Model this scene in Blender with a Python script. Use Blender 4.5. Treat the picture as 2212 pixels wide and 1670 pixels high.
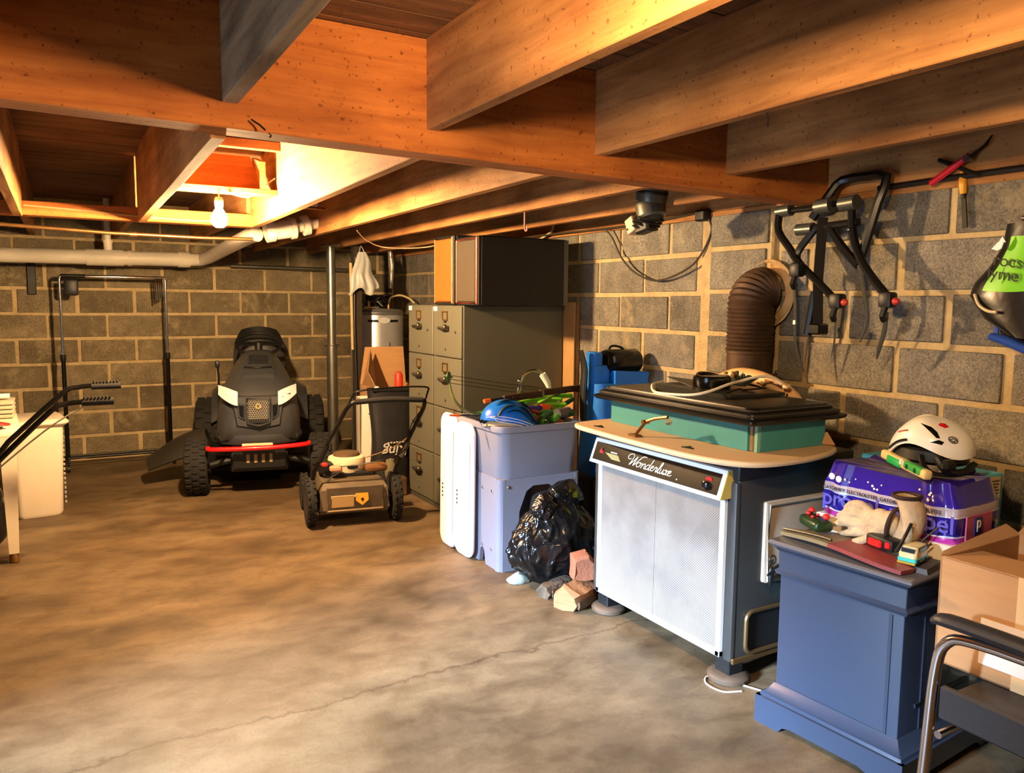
import bpy, bmesh, math, random
from mathutils import Vector as V, Matrix, noise
for o in list(bpy.data.objects): bpy.data.objects.remove(o)
SC = bpy.context.scene
COL = SC.collection
R = math.radians
PI = math.pi
random.seed(7)

# ---------------------------------------------------------------- camera
_y, _p, _r = R(29.7), R(6.05), R(0.55)
_fw = V((math.sin(_y)*math.cos(_p), math.cos(_y)*math.cos(_p), -math.sin(_p)))
_r0 = V((math.cos(_y), -math.sin(_y), 0)); _u0 = _r0.cross(_fw)
_rt = _r0*math.cos(_r)+_u0*math.sin(_r); _up = _rt.cross(_fw)
cd = bpy.data.cameras.new('camera'); cam = bpy.data.objects.new('camera', cd); COL.objects.link(cam)
cd.sensor_width = 36; cd.sensor_fit = 'HORIZONTAL'; cd.lens = 1700/2212*36; cd.clip_start = .02
cam.matrix_world = Matrix(((_rt.x,_up.x,-_fw.x,0),(_rt.y,_up.y,-_fw.y,0),(_rt.z,_up.z,-_fw.z,1.34),(0,0,0,1)))
SC.camera = cam

# ---------------------------------------------------------------- world, daylight, exposure
W = bpy.data.worlds.new('world'); SC.world = W; W.use_nodes = True
_bg = W.node_tree.nodes['Background']; _bg.inputs[0].default_value = (.62,.76,1,1); _bg.inputs[1].default_value = 1.5
def area(name, loc, target, sx, sy, power, col):
    d = bpy.data.lights.new(name, 'AREA'); d.shape = 'RECTANGLE'; d.size = sx; d.size_y = sy; d.energy = power; d.color = col
    o = bpy.data.objects.new(name, d); COL.objects.link(o); o.location = loc
    o.rotation_euler = (V(target)-V(loc)).to_track_quat('-Z','Y').to_euler(); return o
# daylight falling in through the open doorway of the left wall
area('daylight', (-10.0,-.10,3.65), (2.0,2.4,.0), 2.0, 1.15, 17000, (.52,.72,1))
BULB_FAR, BULB_NEAR = 5600.0, 1300.0
BULB_COL = (1,.66,.32)
SC.view_settings.view_transform = 'Standard'; SC.view_settings.look = 'None'
SC.view_settings.exposure = 0.08; SC.view_settings.gamma = 1; SC.view_settings.use_curve_mapping = False

# ---------------------------------------------------------------- helpers: materials
def lin(c):
    return tuple((x/12.92 if x <= .04045 else ((x+.055)/1.055)**2.4) for x in c)
def rgb(r,g,b): return lin((r/255,g/255,b/255))
MATS = {}
def nn(nt, t, **kw):
    n = nt.nodes.new(t)
    for k, v in kw.items():
        if k.startswith('i_'):
            n.inputs[k[2:].replace('_',' ')].default_value = v
        else: setattr(n, k, v)
    return n
def mat(key, col, rough=.6, metal=0, var=0, vscale=8, col2=None, bump=0, bscale=60, stretch=(1,1,1), coord='Object', coat=0, trans=0, emis=None, es=0, spec=.5, alpha=1, ior=1.45, sheen=0):
    if key in MATS: return MATS[key]
    m = bpy.data.materials.new(key); m.use_nodes = True; nt = m.node_tree; b = nt.nodes['Principled BSDF']
    c = rgb(*col)
    b.inputs['Base Color'].default_value = (*c,1); b.inputs['Roughness'].default_value = rough; b.inputs['Metallic'].default_value = metal
    b.inputs['Coat Weight'].default_value = coat; b.inputs['Transmission Weight'].default_value = trans; b.inputs['Specular IOR Level'].default_value = spec
    b.inputs['Alpha'].default_value = alpha; b.inputs['IOR'].default_value = ior; b.inputs['Sheen Weight'].default_value = sheen
    if emis: b.inputs['Emission Color'].default_value = (*emis,1); b.inputs['Emission Strength'].default_value = es
    if var or bump:
        if coord == 'World': src = nn(nt,'ShaderNodeNewGeometry').outputs['Position']
        else: src = nn(nt,'ShaderNodeTexCoord').outputs['Object']
        mp = nn(nt,'ShaderNodeMapping'); mp.inputs['Scale'].default_value = stretch; nt.links.new(src, mp.inputs['Vector'])
        if var:
            n = nn(nt,'ShaderNodeTexNoise', i_Scale=vscale, i_Detail=6.0, i_Roughness=.65); nt.links.new(mp.outputs[0], n.inputs['Vector'])
            rp = nn(nt,'ShaderNodeValToRGB'); c2 = rgb(*col2) if col2 else tuple(x*(1-var) for x in c)
            rp.color_ramp.elements[0].position = .35; rp.color_ramp.elements[1].position = .65
            rp.color_ramp.elements[0].color = (*c2,1); rp.color_ramp.elements[1].color = (*c,1)
            nt.links.new(n.outputs['Fac'], rp.inputs[0]); nt.links.new(rp.outputs[0], b.inputs['Base Color'])
        if bump:
            n = nn(nt,'ShaderNodeTexNoise', i_Scale=bscale, i_Detail=4.0); nt.links.new(mp.outputs[0], n.inputs['Vector'])
            bp = nn(nt,'ShaderNodeBump', i_Strength=bump, i_Distance=.01); nt.links.new(n.outputs['Fac'], bp.inputs['Height']); nt.links.new(bp.outputs[0], b.inputs['Normal'])
    MATS[key] = m; return m

# ---------------------------------------------------------------- helpers: geometry
def smooth_path(pts, n=6, closed=False):
    P = [V(p) for p in pts]; out = []; L = len(P)
    if L < 3: return P
    for i in range(L if closed else L-1):
        p0 = P[(i-1)%L] if (closed or i > 0) else P[0]*2-P[1]
        p1, p2 = P[i], P[(i+1)%L]
        p3 = P[(i+2)%L] if (closed or i+2 < L) else P[-1]*2-P[-2]
        for k in range(n):
            t = k/n
            out.append(.5*((2*p1)+(p2-p0)*t+(2*p0-5*p1+4*p2-p3)*t*t+(3*p1-p0-3*p2+p3)*t**3))
    if not closed: out.append(P[-1])
    return out
class G:
    def __init__(s): s.v = []; s.f = []
    def add(s, v, f, M=None):
        b = len(s.v); s.v += [tuple(M @ V(p)) if M else tuple(p) for p in v]; s.f += [tuple(i+b for i in q) for q in f]; return s
    def bmadd(s, bm, M=None):
        bm.verts.index_update(); s.add([v.co.copy() for v in bm.verts], [[v.index for v in f.verts] for f in bm.faces], M); bm.free(); return s
    def box(s, c, d, rz=0, bev=0, seg=1, M=None, rx=0, ry=0):
        bm = bmesh.new(); bmesh.ops.create_cube(bm, size=1)
        for v in bm.verts: v.co = V((v.co.x*d[0], v.co.y*d[1], v.co.z*d[2]))
        if bev: bmesh.ops.bevel(bm, geom=bm.edges[:], offset=min(bev, min(d)*.49), segments=seg, affect='EDGES', profile=.5)
        T = Matrix.Translation(V(c)) @ Matrix.Rotation(rz,4,'Z') @ Matrix.Rotation(ry,4,'Y') @ Matrix.Rotation(rx,4,'X')
        return s.bmadd(bm, (M @ T) if M else T)
    def bb(s, lo, hi, bev=0, seg=1):
        lo, hi = V(lo), V(hi); return s.box((lo+hi)/2, hi-lo, bev=bev, seg=seg)
    def hexa(s, p):   # 4 bottom ccw, 4 top ccw
        return s.add(p, [(3,2,1,0),(4,5,6,7),(0,1,5,4),(1,2,6,5),(2,3,7,6),(3,0,4,7)])
    def tube(s, pts, r, seg=8, closed=False, sm=0, caps=True, flat=1.0):
        P = smooth_path(pts, sm, closed) if sm else [V(p) for p in pts]
        n = len(P); rr = r if isinstance(r,(list,tuple)) else None
        vs = []; up = None
        for i in range(n):
            a = P[i-1] if (i > 0 or closed) else P[i]; b = P[(i+1)%n] if (i < n-1 or closed) else P[i]
            t = (b-a)
            t = t.normalized() if t.length > 1e-9 else V((0,0,1))
            if up is None:
                up = V((0,0,1)) if abs(t.z) < .9 else V((1,0,0))
            sd = t.cross(up)
            if sd.length < 1e-6: sd = t.orthogonal()
            sd.normalize(); up2 = sd.cross(t).normalized(); up = up2
            if rr:
                x = i/(n-1)*(len(rr)-1); k = min(int(x), len(rr)-2) if len(rr) > 1 else 0; q = rr[k]+(rr[k+1]-rr[k])*(x-k) if len(rr) > 1 else rr[0]
            else: q = r
            for j in range(seg):
                an = 2*PI*j/seg; vs.append(P[i]+sd*math.cos(an)*q+up2*math.sin(an)*q*flat)
        fs = []
        for i in range(n if closed else n-1):
            for j in range(seg):
                a = i*seg+j; b = i*seg+(j+1)%seg; c = ((i+1)%n)*seg+(j+1)%seg; d = ((i+1)%n)*seg+j
                fs.append((a,b,c,d))
        if caps and not closed:
            fs.append(tuple(range(seg-1,-1,-1))); fs.append(tuple((n-1)*seg+j for j in range(seg)))
        return s.add(vs, fs)
    def lathe(s, prof, seg=24, M=None, caps=True, a0=0, a1=2*PI):
        n = len(prof); full = abs(a1-a0-2*PI) < 1e-6; k = seg if full else seg+1
        vs = [(r*math.cos(a0+(a1-a0)*j/seg), r*math.sin(a0+(a1-a0)*j/seg), z) for r, z in prof for j in range(k)]
        fs = []
        for i in range(n-1):
            for j in range(seg):
                j2 = (j+1)%k; fs.append((i*k+j, i*k+j2, (i+1)*k+j2, (i+1)*k+j))
        if caps and full:
            if prof[0][0] > 1e-6: fs.append(tuple(range(k-1,-1,-1)))
            if prof[-1][0] > 1e-6: fs.append(tuple((n-1)*k+j for j in range(k)))
        return s.add(vs, fs, M)
    def cyl(s, p0, p1, r0, r1=None, seg=16):
        p0, p1 = V(p0), V(p1); d = p1-p0
        M = Matrix.Translation(p0) @ d.to_track_quat('Z','Y').to_matrix().to_4x4()
        return s.lathe([(r0,0),(r0 if r1 is None else r1, d.length)], seg, M)
    def prism(s, poly, h, M=None):
        n = len(poly); vs = [(x,y,0) for x,y in poly]+[(x,y,h) for x,y in poly]
        fs = [tuple(range(n-1,-1,-1)), tuple(range(n,2*n))]+[(i,(i+1)%n,n+(i+1)%n,n+i) for i in range(n)]
        return s.add(vs, fs, M)
    def ball(s, c, r, seg=16, rings=10, M=None):
        r = r if isinstance(r,(tuple,list)) else (r,r,r); vs = []; fs = []
        for i in range(rings+1):
            a = -PI/2+PI*i/rings
            for j in range(seg):
                b = 2*PI*j/seg; vs.append((c[0]+r[0]*math.cos(a)*math.cos(b), c[1]+r[1]*math.cos(a)*math.sin(b), c[2]+r[2]*math.sin(a)))
        for i in range(rings):
            for j in range(seg): fs.append((i*seg+j, i*seg+(j+1)%seg, (i+1)*seg+(j+1)%seg, (i+1)*seg+j))
        return s.add(vs, fs, M)
    def surf(s, fn, nu, nv, th=0, closeu=False):
        pts = [[V(fn(i/nu, j/nv)) for j in range(nv+1)] for i in range(nu+(0 if closeu else 1))]
        m = len(pts); w = nv+1; vs = [p for row in pts for p in row]; fs = []
        for i in range(nu):
            for j in range(nv): fs.append((i*w+j, ((i+1)%m)*w+j, ((i+1)%m)*w+j+1, i*w+j+1))
        if th:
            nor = [V((0,0,0)) for _ in vs]
            for f in fs:
                a,b,c,d = [vs[q] for q in f]; q = (c-a).cross(d-b)
                for k in f: nor[k] += q
            o = len(vs); vs = vs+[vs[k]-nor[k].normalized()*th if nor[k].length > 0 else vs[k] for k in range(o)]
            f2 = [tuple(k+o for k in reversed(f)) for f in fs]
            ed = {}
            for f in fs:
                for k in range(4):
                    e = (f[k], f[(k+1)%4]); ed[e] = 1
            sd = [(e[1],e[0],e[0]+o,e[1]+o) for e in ed if (e[1],e[0]) not in ed]
            fs = fs+f2+sd
        return s.add(vs, fs)
    def mesh(s, name, sharp=35):
        me = bpy.data.meshes.new(name); me.from_pydata([tuple(v) for v in s.v], [], s.f); me.validate(); me.update()
        if sharp is not None and sharp > 900: me.polygons.foreach_set('use_smooth', [True]*len(me.polygons))
        elif sharp is not None:
            me.polygons.foreach_set('use_smooth', [True]*len(me.polygons)); me.set_sharp_from_angle(angle=R(sharp))
        return me
def obj(name, g, m, parent=None, loc=(0,0,0), rot=(0,0,0), sharp=35, label=None):
    me = g.mesh(name, sharp) if isinstance(g, G) else g
    if m and not me.materials: me.materials.append(m)
    o = bpy.data.objects.new(name, me); COL.objects.link(o); o.location = loc; o.rotation_euler = rot
    if parent: o.parent = parent
    if label: o['label'] = label
    return o
def tag(o, label, cat, group=None):
    o['label'] = label; o['category'] = cat
    if group: o['group'] = group
    return o
def thing(name, label, cat, loc=(0,0,0), rz=0, group=None, rot=None):
    o = bpy.data.objects.new(name, None); COL.objects.link(o); o.empty_display_size = .05
    o.location = loc; o.rotation_euler = rot if rot else (0,0,rz); return tag(o, label, cat, group)
def one(name, g, m, label, cat, loc=(0,0,0), rot=(0,0,0), group=None, sharp=35):
    return tag(obj(name, g, m, None, loc, rot, sharp), label, cat, group)
def struct(name, g, m, parent=None):
    o = obj(name, g, m, parent); 
    if not parent: o['kind'] = 'structure'
    return o
def text(name, body, size, m, parent, loc, rot, shear=0, ext=.0006, align='LEFT', bold=0, sx=1):
    c = bpy.data.curves.new(name, 'FONT'); c.body = body; c.size = size; c.shear = shear; c.extrude = ext; c.align_x = align; c.offset = bold
    t = bpy.data.objects.new(name, c); COL.objects.link(t)
    bpy.context.view_layer.update()
    me = bpy.data.meshes.new_from_object(t.evaluated_get(bpy.context.evaluated_depsgraph_get()))
    bpy.data.objects.remove(t); bpy.data.curves.remove(c); me.materials.clear(); me.materials.append(m)
    if sx != 1:
        for v in me.vertices: v.co.x *= sx
    o = bpy.data.objects.new(name, me); COL.objects.link(o); o.parent = parent; o.location = loc; o.rotation_euler = rot; return o
def remesh(g, vox, smooth=8):
    o = bpy.data.objects.new('tmp', g.mesh('tmp', None)); COL.objects.link(o)
    a = o.modifiers.new('r','REMESH'); a.mode = 'VOXEL'; a.voxel_size = vox
    b = o.modifiers.new('s','SMOOTH'); b.iterations = smooth; b.factor = .5
    bpy.context.view_layer.update()
    me = bpy.data.meshes.new_from_object(o.evaluated_get(bpy.context.evaluated_depsgraph_get())); bpy.data.objects.remove(o)
    me.polygons.foreach_set('use_smooth', [True]*len(me.polygons)); return me
def rrect(w, h, r, n=5):
    out = []
    for cx, cy, a in ((w/2-r,h/2-r,0),(-w/2+r,h/2-r,90),(-w/2+r,-h/2+r,180),(w/2-r,-h/2+r,270)):
        for k in range(n+1):
            t = R(a+90*k/n); out.append((cx+r*math.cos(t), cy+r*math.sin(t)))
    return out
def loft(g, secs):   # rings of equal length
    n = len(secs[0]); vs = [p for s_ in secs for p in s_]; fs = []
    for i in range(len(secs)-1):
        for j in range(n): fs.append((i*n+j, i*n+(j+1)%n, (i+1)*n+(j+1)%n, (i+1)*n+j))
    fs.append(tuple(range(n-1,-1,-1))); fs.append(tuple((len(secs)-1)*n+j for j in range(n)))
    return g.add(vs, fs)
# frames that map a prism's (x, y, height) onto a vertical face
FACE_MX = Matrix(((0,0,-1,0),(-1,0,0,0),(0,1,0,0),(0,0,0,1)))   # faces -X : px -> -Y, py -> Z, height -> -X
FACE_MY = Matrix(((1,0,0,0),(0,0,-1,0),(0,1,0,0),(0,0,0,1)))    # faces -Y : px -> X, py -> Z, height -> -Y
def T(x,y,z): return Matrix.Translation(V((x,y,z)))
ROT_MX = (R(90),0,R(-90))   # text on a face looking to -X
ROT_MY = (R(90),0,0)        # text on a face looking to -Y

# common materials
BLACK = mat('black_plastic',(22,22,22),.45,var=.2,bump=.05)
BLACKG = mat('black_gloss',(14,14,14),.2)
RUBBER = mat('tire_rubber',(30,29,27),.85,var=.3,bump=.2)
CHROME = mat('chrome',(215,215,220),.12,1)
STEEL = mat('brushed_steel',(150,150,148),.35,1,var=.2)
DARKMET = mat('dark_metal',(45,43,40),.45,.6,var=.3)
WHITEP = mat('white_plastic',(232,230,224),.45,var=.05)
CARD = mat('cardboard',(186,140,94),.85,var=.12,vscale=5,bump=.05,stretch=(1,1,6))
BRASS = mat('worn_brass',(150,105,55),.35,.8)
# ================================================================ the setting
def wood(key, a, b, axis, rough=.75, knots=True):
    m = bpy.data.materials.new(key); m.use_nodes = True; nt = m.node_tree; bs = nt.nodes['Principled BSDF']; bs.inputs['Roughness'].default_value = rough
    bs.inputs['Specular IOR Level'].default_value = .25
    src = nn(nt,'ShaderNodeNewGeometry').outputs['Position']
    st = [14,14,14]; st[axis] = 1.2
    mp = nn(nt,'ShaderNodeMapping'); mp.inputs['Scale'].default_value = st; nt.links.new(src, mp.inputs['Vector'])
    n1 = nn(nt,'ShaderNodeTexNoise', i_Scale=1.6, i_Detail=8.0, i_Roughness=.6, i_Distortion=.6); nt.links.new(mp.outputs[0], n1.inputs['Vector'])
    rp = nn(nt,'ShaderNodeValToRGB'); e = rp.color_ramp.elements
    e[0].position = .3; e[0].color = (*rgb(*b),1); e[1].position = .68; e[1].color = (*rgb(*a),1); nt.links.new(n1.outputs['Fac'], rp.inputs[0])
    n2 = nn(nt,'ShaderNodeTexNoise', i_Scale=2.2, i_Detail=5.0); nt.links.new(src, n2.inputs['Vector'])
    r2 = nn(nt,'ShaderNodeValToRGB'); r2.color_ramp.elements[0].position = .3; r2.color_ramp.elements[0].color = (.55,.5,.45,1); r2.color_ramp.elements[1].position = .6; r2.color_ramp.elements[1].color = (1,1,1,1)
    nt.links.new(n2.outputs['Fac'], r2.inputs[0])
    n3 = nn(nt,'ShaderNodeTexNoise', i_Scale=70, i_Detail=2.0); nt.links.new(src, n3.inputs['Vector'])
    r3 = nn(nt,'ShaderNodeValToRGB'); r3.color_ramp.elements[0].position = .27; r3.color_ramp.elements[0].color = (.45,.38,.3,1); r3.color_ramp.elements[1].position = .36; r3.color_ramp.elements[1].color = (1,1,1,1)
    nt.links.new(n3.outputs['Fac'], r3.inputs[0])
    mx = nn(nt,'ShaderNodeMixRGB', blend_type='MULTIPLY'); mx.inputs[0].default_value = 1; nt.links.new(rp.outputs[0], mx.inputs[1]); nt.links.new(r2.outputs[0], mx.inputs[2])
    m2 = nn(nt,'ShaderNodeMixRGB', blend_type='MULTIPLY'); m2.inputs[0].default_value = 1; nt.links.new(mx.outputs[0], m2.inputs[1]); nt.links.new(r3.outputs[0], m2.inputs[2])
    nt.links.new(m2.outputs[0], bs.inputs['Base Color'])
    bp = nn(nt,'ShaderNodeBump', i_Strength=.25, i_Distance=.004); nt.links.new(n1.outputs['Fac'], bp.inputs['Height']); nt.links.new(bp.outputs[0], bs.inputs['Normal'])
    return m
WOODY = wood('joist_pine',(200,142,84),(148,98,55),1)
WOODX = wood('beam_pine',(206,126,60),(160,88,38),0)
WOODOLD = wood('weathered_joist',(165,140,110),(105,86,66),1)
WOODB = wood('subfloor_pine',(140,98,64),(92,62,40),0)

def floor_mat():
    m = bpy.data.materials.new('stained_concrete'); m.use_nodes = True; nt = m.node_tree; bs = nt.nodes['Principled BSDF']
    src = nn(nt,'ShaderNodeNewGeometry').outputs['Position']
    def noise_(sc, det, lo, hi, c0, c1, dist=0, mp=None):
        n = nn(nt,'ShaderNodeTexNoise', i_Scale=sc, i_Detail=det, i_Roughness=.62, i_Distortion=dist); nt.links.new(mp or src, n.inputs['Vector'])
        r_ = nn(nt,'ShaderNodeValToRGB'); r_.color_ramp.elements[0].position = lo; r_.color_ramp.elements[1].position = hi
        r_.color_ramp.elements[0].color = (*c0,1); r_.color_ramp.elements[1].color = (*c1,1); nt.links.new(n.outputs['Fac'], r_.inputs[0]); return n, r_.outputs[0]
    def mul(a, b, f=1.0):
        x = nn(nt,'ShaderNodeMixRGB', blend_type='MULTIPLY'); x.inputs[0].default_value = f; nt.links.new(a, x.inputs[1]); nt.links.new(b, x.inputs[2]); return x.outputs[0]
    mpg = nn(nt,'ShaderNodeMapping'); mpg.inputs['Scale'].default_value = (.85,1.25,1); mpg.inputs['Rotation'].default_value = (0,0,R(18)); nt.links.new(src, mpg.inputs['Vector'])
    n1, c = noise_(2.0, 10, .30, .70, rgb(80,65,46), rgb(136,115,85), .25, mpg.outputs[0])
    _, d = noise_(8.0, 8, .38, .58, (.66,.60,.52), (1,1,1), .4, mpg.outputs[0]); c = mul(c, d, .8)
    _, d = noise_(.9, 4, .40, .60, (.70,.64,.56), (1,1,1)); c = mul(c, d, .8)
    _, d = noise_(140, 3, .3, .5, (.78,.76,.74), (1,1,1)); c = mul(c, d, .7)
    vo = nn(nt,'ShaderNodeTexVoronoi', feature='DISTANCE_TO_EDGE', i_Scale=34.0); nt.links.new(src, vo.inputs['Vector'])
    vr = nn(nt,'ShaderNodeValToRGB'); vr.color_ramp.elements[0].color = (.72,.7,.68,1); vr.color_ramp.elements[1].position = .09; vr.color_ramp.elements[1].color = (1,1,1,1); nt.links.new(vo.outputs['Distance'], vr.inputs[0])
    c = mul(c, vr.outputs[0], .28)
    # one long wandering crack
    sp = nn(nt,'ShaderNodeSeparateXYZ'); nt.links.new(src, sp.inputs[0])
    nc = nn(nt,'ShaderNodeTexNoise', i_Scale=2.4, i_Detail=7.0, i_Roughness=.7); nt.links.new(src, nc.inputs['Vector'])
    def mth(op, a, b):
        x = nn(nt,'ShaderNodeMath', operation=op)
        for k, q in enumerate((a,b)):
            if isinstance(q,(int,float)): x.inputs[k].default_value = q
            else: nt.links.new(q, x.inputs[k])
        return x.outputs[0]
    e = mth('ADD', mth('MULTIPLY', nc.outputs['Fac'], .28), mth('MULTIPLY', sp.outputs['X'], .03))
    dist = mth('ABSOLUTE', mth('SUBTRACT', sp.outputs['Y'], mth('ADD', e, 2.33)), 0)
    cr = nn(nt,'ShaderNodeValToRGB'); cr.color_ramp.elements[0].color = (.30,.25,.2,1); cr.color_ramp.elements[1].position = .02; cr.color_ramp.elements[1].color = (1,1,1,1)
    cr.color_ramp.elements.new(.003).color = (.5,.44,.38,1); cr.color_ramp.elements.new(.006).color = (.85,.82,.78,1)
    nt.links.new(dist, cr.inputs[0]); c = mul(c, cr.outputs[0], .8)
    nt.links.new(c, bs.inputs['Base Color'])
    rr = nn(nt,'ShaderNodeMapRange'); rr.inputs['To Min'].default_value = .42; rr.inputs['To Max'].default_value = .75; nt.links.new(n1.outputs['Fac'], rr.inputs['Value']); nt.links.new(rr.outputs[0], bs.inputs['Roughness'])
    nb = nn(nt,'ShaderNodeTexNoise', i_Scale=22, i_Detail=8.0); nt.links.new(src, nb.inputs['Vector'])
    bp = nn(nt,'ShaderNodeBump', i_Strength=.22, i_Distance=.006); nt.links.new(nb.outputs['Fac'], bp.inputs['Height']); nt.links.new(bp.outputs[0], bs.inputs['Normal'])
    return m
def block_mat(key, tint):
    m = bpy.data.materials.new(key); m.use_nodes = True; nt = m.node_tree; bs = nt.nodes['Principled BSDF']; bs.inputs['Roughness'].default_value = .92; bs.inputs['Specular IOR Level'].default_value = .15
    src = nn(nt,'ShaderNodeNewGeometry').outputs['Position']; oi = nn(nt,'ShaderNodeObjectInfo')
    n1 = nn(nt,'ShaderNodeTexNoise', i_Scale=6.0, i_Detail=8.0, i_Roughness=.7); nt.links.new(src, n1.inputs['Vector'])
    rp = nn(nt,'ShaderNodeValToRGB'); e = rp.color_ramp.elements; e[0].position = .3; e[0].color = (*rgb(*tint[0]),1); e[1].position = .7; e[1].color = (*rgb(*tint[1]),1); nt.links.new(n1.outputs['Fac'], rp.inputs[0])
    n2 = nn(nt,'ShaderNodeTexNoise', i_Scale=130.0, i_Detail=3.0, i_Roughness=.7); nt.links.new(src, n2.inputs['Vector'])
    r2 = nn(nt,'ShaderNodeValToRGB'); r2.color_ramp.elements[0].position = .33; r2.color_ramp.elements[0].color = (.5,.5,.5,1); r2.color_ramp.elements[1].position = .66; r2.color_ramp.elements[1].color = (1.25,1.22,1.18,1); nt.links.new(n2.outputs['Fac'], r2.inputs[0])
    rv = nn(nt,'ShaderNodeMapRange'); rv.inputs['To Min'].default_value = .78; rv.inputs['To Max'].default_value = 1.18; nt.links.new(oi.outputs['Random'], rv.inputs['Value'])
    x = nn(nt,'ShaderNodeMixRGB', blend_type='MULTIPLY'); x.inputs[0].default_value = 1; nt.links.new(rp.outputs[0], x.inputs[1]); nt.links.new(r2.outputs[0], x.inputs[2])
    y = nn(nt,'ShaderNodeMixRGB', blend_type='MULTIPLY'); y.inputs[0].default_value = 1; nt.links.new(x.outputs[0], y.inputs[1]); nt.links.new(rv.outputs[0], y.inputs[2])
    n4 = nn(nt,'ShaderNodeTexNoise', i_Scale=4.2, i_Detail=9.0, i_Roughness=.72); nt.links.new(src, n4.inputs['Vector'])
    r4 = nn(nt,'ShaderNodeValToRGB'); r4.color_ramp.elements[0].position = .54; r4.color_ramp.elements[0].color = (0,0,0,1); r4.color_ramp.elements[1].position = .72; r4.color_ramp.elements[1].color = (.75,.75,.75,1); nt.links.new(n4.outputs['Fac'], r4.inputs[0])
    ms = nn(nt,'ShaderNodeMixRGB'); nt.links.new(r4.outputs[0], ms.inputs[0]); nt.links.new(y.outputs[0], ms.inputs[1]); ms.inputs[2].default_value = (*rgb(178,160,126),1)
    nt.links.new(ms.outputs[0], bs.inputs['Base Color'])
    bp = nn(nt,'ShaderNodeBump', i_Strength=.55, i_Distance=.006); nt.links.new(n2.outputs['Fac'], bp.inputs['Height']); nt.links.new(bp.outputs[0], bs.inputs['Normal'])
    return m
BLOCKR = block_mat('cinder_block',((104,100,92),(146,140,128)))
BLOCKB = block_mat('cinder_block_back',((104,94,74),(142,128,102)))
MORTAR = mat('tan_mortar',(196,172,128),.95,var=.25,vscale=14,bump=.7,bscale=50,coord='World',spec=.1)
XW, YW, YF, XL = 2.86, 7.40, -2.0, -3.0

struct('floor', G().bb((XL-.2,YF-.2,-.12),(XW+.2,YW+.2,0)), floor_mat())
wb = struct('wall_back', G().bb((XL-.2,YW,0),(XW+.2,YW+.2,2.2)), MORTAR)
wr = struct('wall_right', G().bb((XW,YF-.2,0),(XW+.2,YW,1.80)), MORTAR)
struct('wall_front', G().bb((XL-.2,YF-.2,0),(XW,YF,2.2)), mat('grey_block_plain',(70,66,60),.95,bump=.4,coord='World'))
gl = G(); D0, D1, DZ = .75, 1.93, 1.86
gl.bb((XL-.2,YF,0),(XL,D0,2.2)); gl.bb((XL-.2,D1,0),(XL,YW,2.2)); gl.bb((XL-.2,D0,DZ),(XL,D1,2.2))
struct('wall_left', gl, MATS['grey_block_plain'])
gd = G(); gd.bb((XL-.21,D0,0),(XL+.02,D0+.04,DZ)); gd.bb((XL-.21,D1-.04,0),(XL+.02,D1,DZ)); gd.bb((XL-.21,D0,DZ-.04),(XL+.02,D1,DZ))
struct('door_1', gd, mat('door_frame_paint',(205,200,190),.6))
struct('ground_outside', G().bb((-12,-6,-.12),(XL-.2,8,-.02)), mat('outside_gravel',(150,146,138),.95,var=.2,coord='World'))

# --- blocks: each one proud of its mortar; a few shared shapes
def block_mesh(w, h, axis, k):
    rn = random.Random(k); g = G(); bm = bmesh.new(); bmesh.ops.create_cube(bm, size=1)
    for v in bm.verts: v.co = V((v.co.x*w*(1+rn.uniform(-.006,.004)), v.co.y*.036, v.co.z*h*(1+rn.uniform(-.02,.01))))
    bmesh.ops.bevel(bm, geom=bm.edges[:], offset=.004, segments=1, affect='EDGES')
    g.bmadd(bm, Matrix.Rotation(R(90),4,'Z') if axis == 'Y' else None); return g.mesh('block', 40)
CACHE = {}
def block(wall, axis, a0, a1, z0, z1, face, m, joint=.019):
    w, h = round(a1-a0-joint-random.choice((0,0,.008,.016)),3), round(z1-z0-joint-random.choice((0,.004,.008)),3)
    if w < .03 or h < .03: return
    key = (w,h,axis,random.randrange(3))
    if key not in CACHE:
        me = block_mesh(w, h, axis, len(CACHE)); me.materials.append(m); CACHE[key] = me
    me = CACHE[key]
    if me.materials[0] is not m:
        key = key+(m.name,)
        if key not in CACHE: q = me.copy(); q.materials.clear(); q.materials.append(m); CACHE[key] = q
        me = CACHE[key]
    o = bpy.data.objects.new('block', me); COL.objects.link(o); o.parent = wall
    d = random.uniform(.0,.003)
    c = ((a0+a1)/2, face+.018-.010+d, (z0+z1)/2)
    o.location = c if axis == 'X' else (face+.018-.010+d, (a0+a1)/2, (z0+z1)/2)
for r_ in range(10):                                     # back wall: running bond
    z0 = r_*.203; x = 2.86-(.215 if r_%2 else .43)-6*.43*1.0
    x = -1.18+(.215 if r_%2 else 0)
    while x < 2.85:
        block(wb, 'X', x, min(x+.43, 2.86), z0, min(z0+.203,2.03), YW, BLOCKB); x += .43
PIL = (2.575, 3.01)
zs = [0.0,.178,.381,.584,.787,.99,1.193,1.396,1.599,1.80]
for r_ in range(9):
    z0, z1 = zs[r_], zs[r_+1]
    off = 3.73 if r_%2 == 0 else 3.945                   # z 1.193 course has a joint at 3.73
    ys = [off+.43*k for k in range(-2,10)]
    ys = [y for y in ys if PIL[1]+.06 < y < YW]; ys = [PIL[1]+.03]+ys+[YW]
    for a, b in zip(ys, ys[1:]): block(wr, 'Y', a, b, z0, z1, XW, BLOCKR)
    off = 2.18 if r_%2 == 0 else 1.95
    ys = [off-.43*k for k in range(-1,8)]; ys = [PIL[0]-.02]+[y for y in ys if -.6 < y < PIL[0]-.06]
    for a, b in zip(ys[1:], ys): block(wr, 'Y', a, b, z0, z1, XW, BLOCKR)
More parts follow.
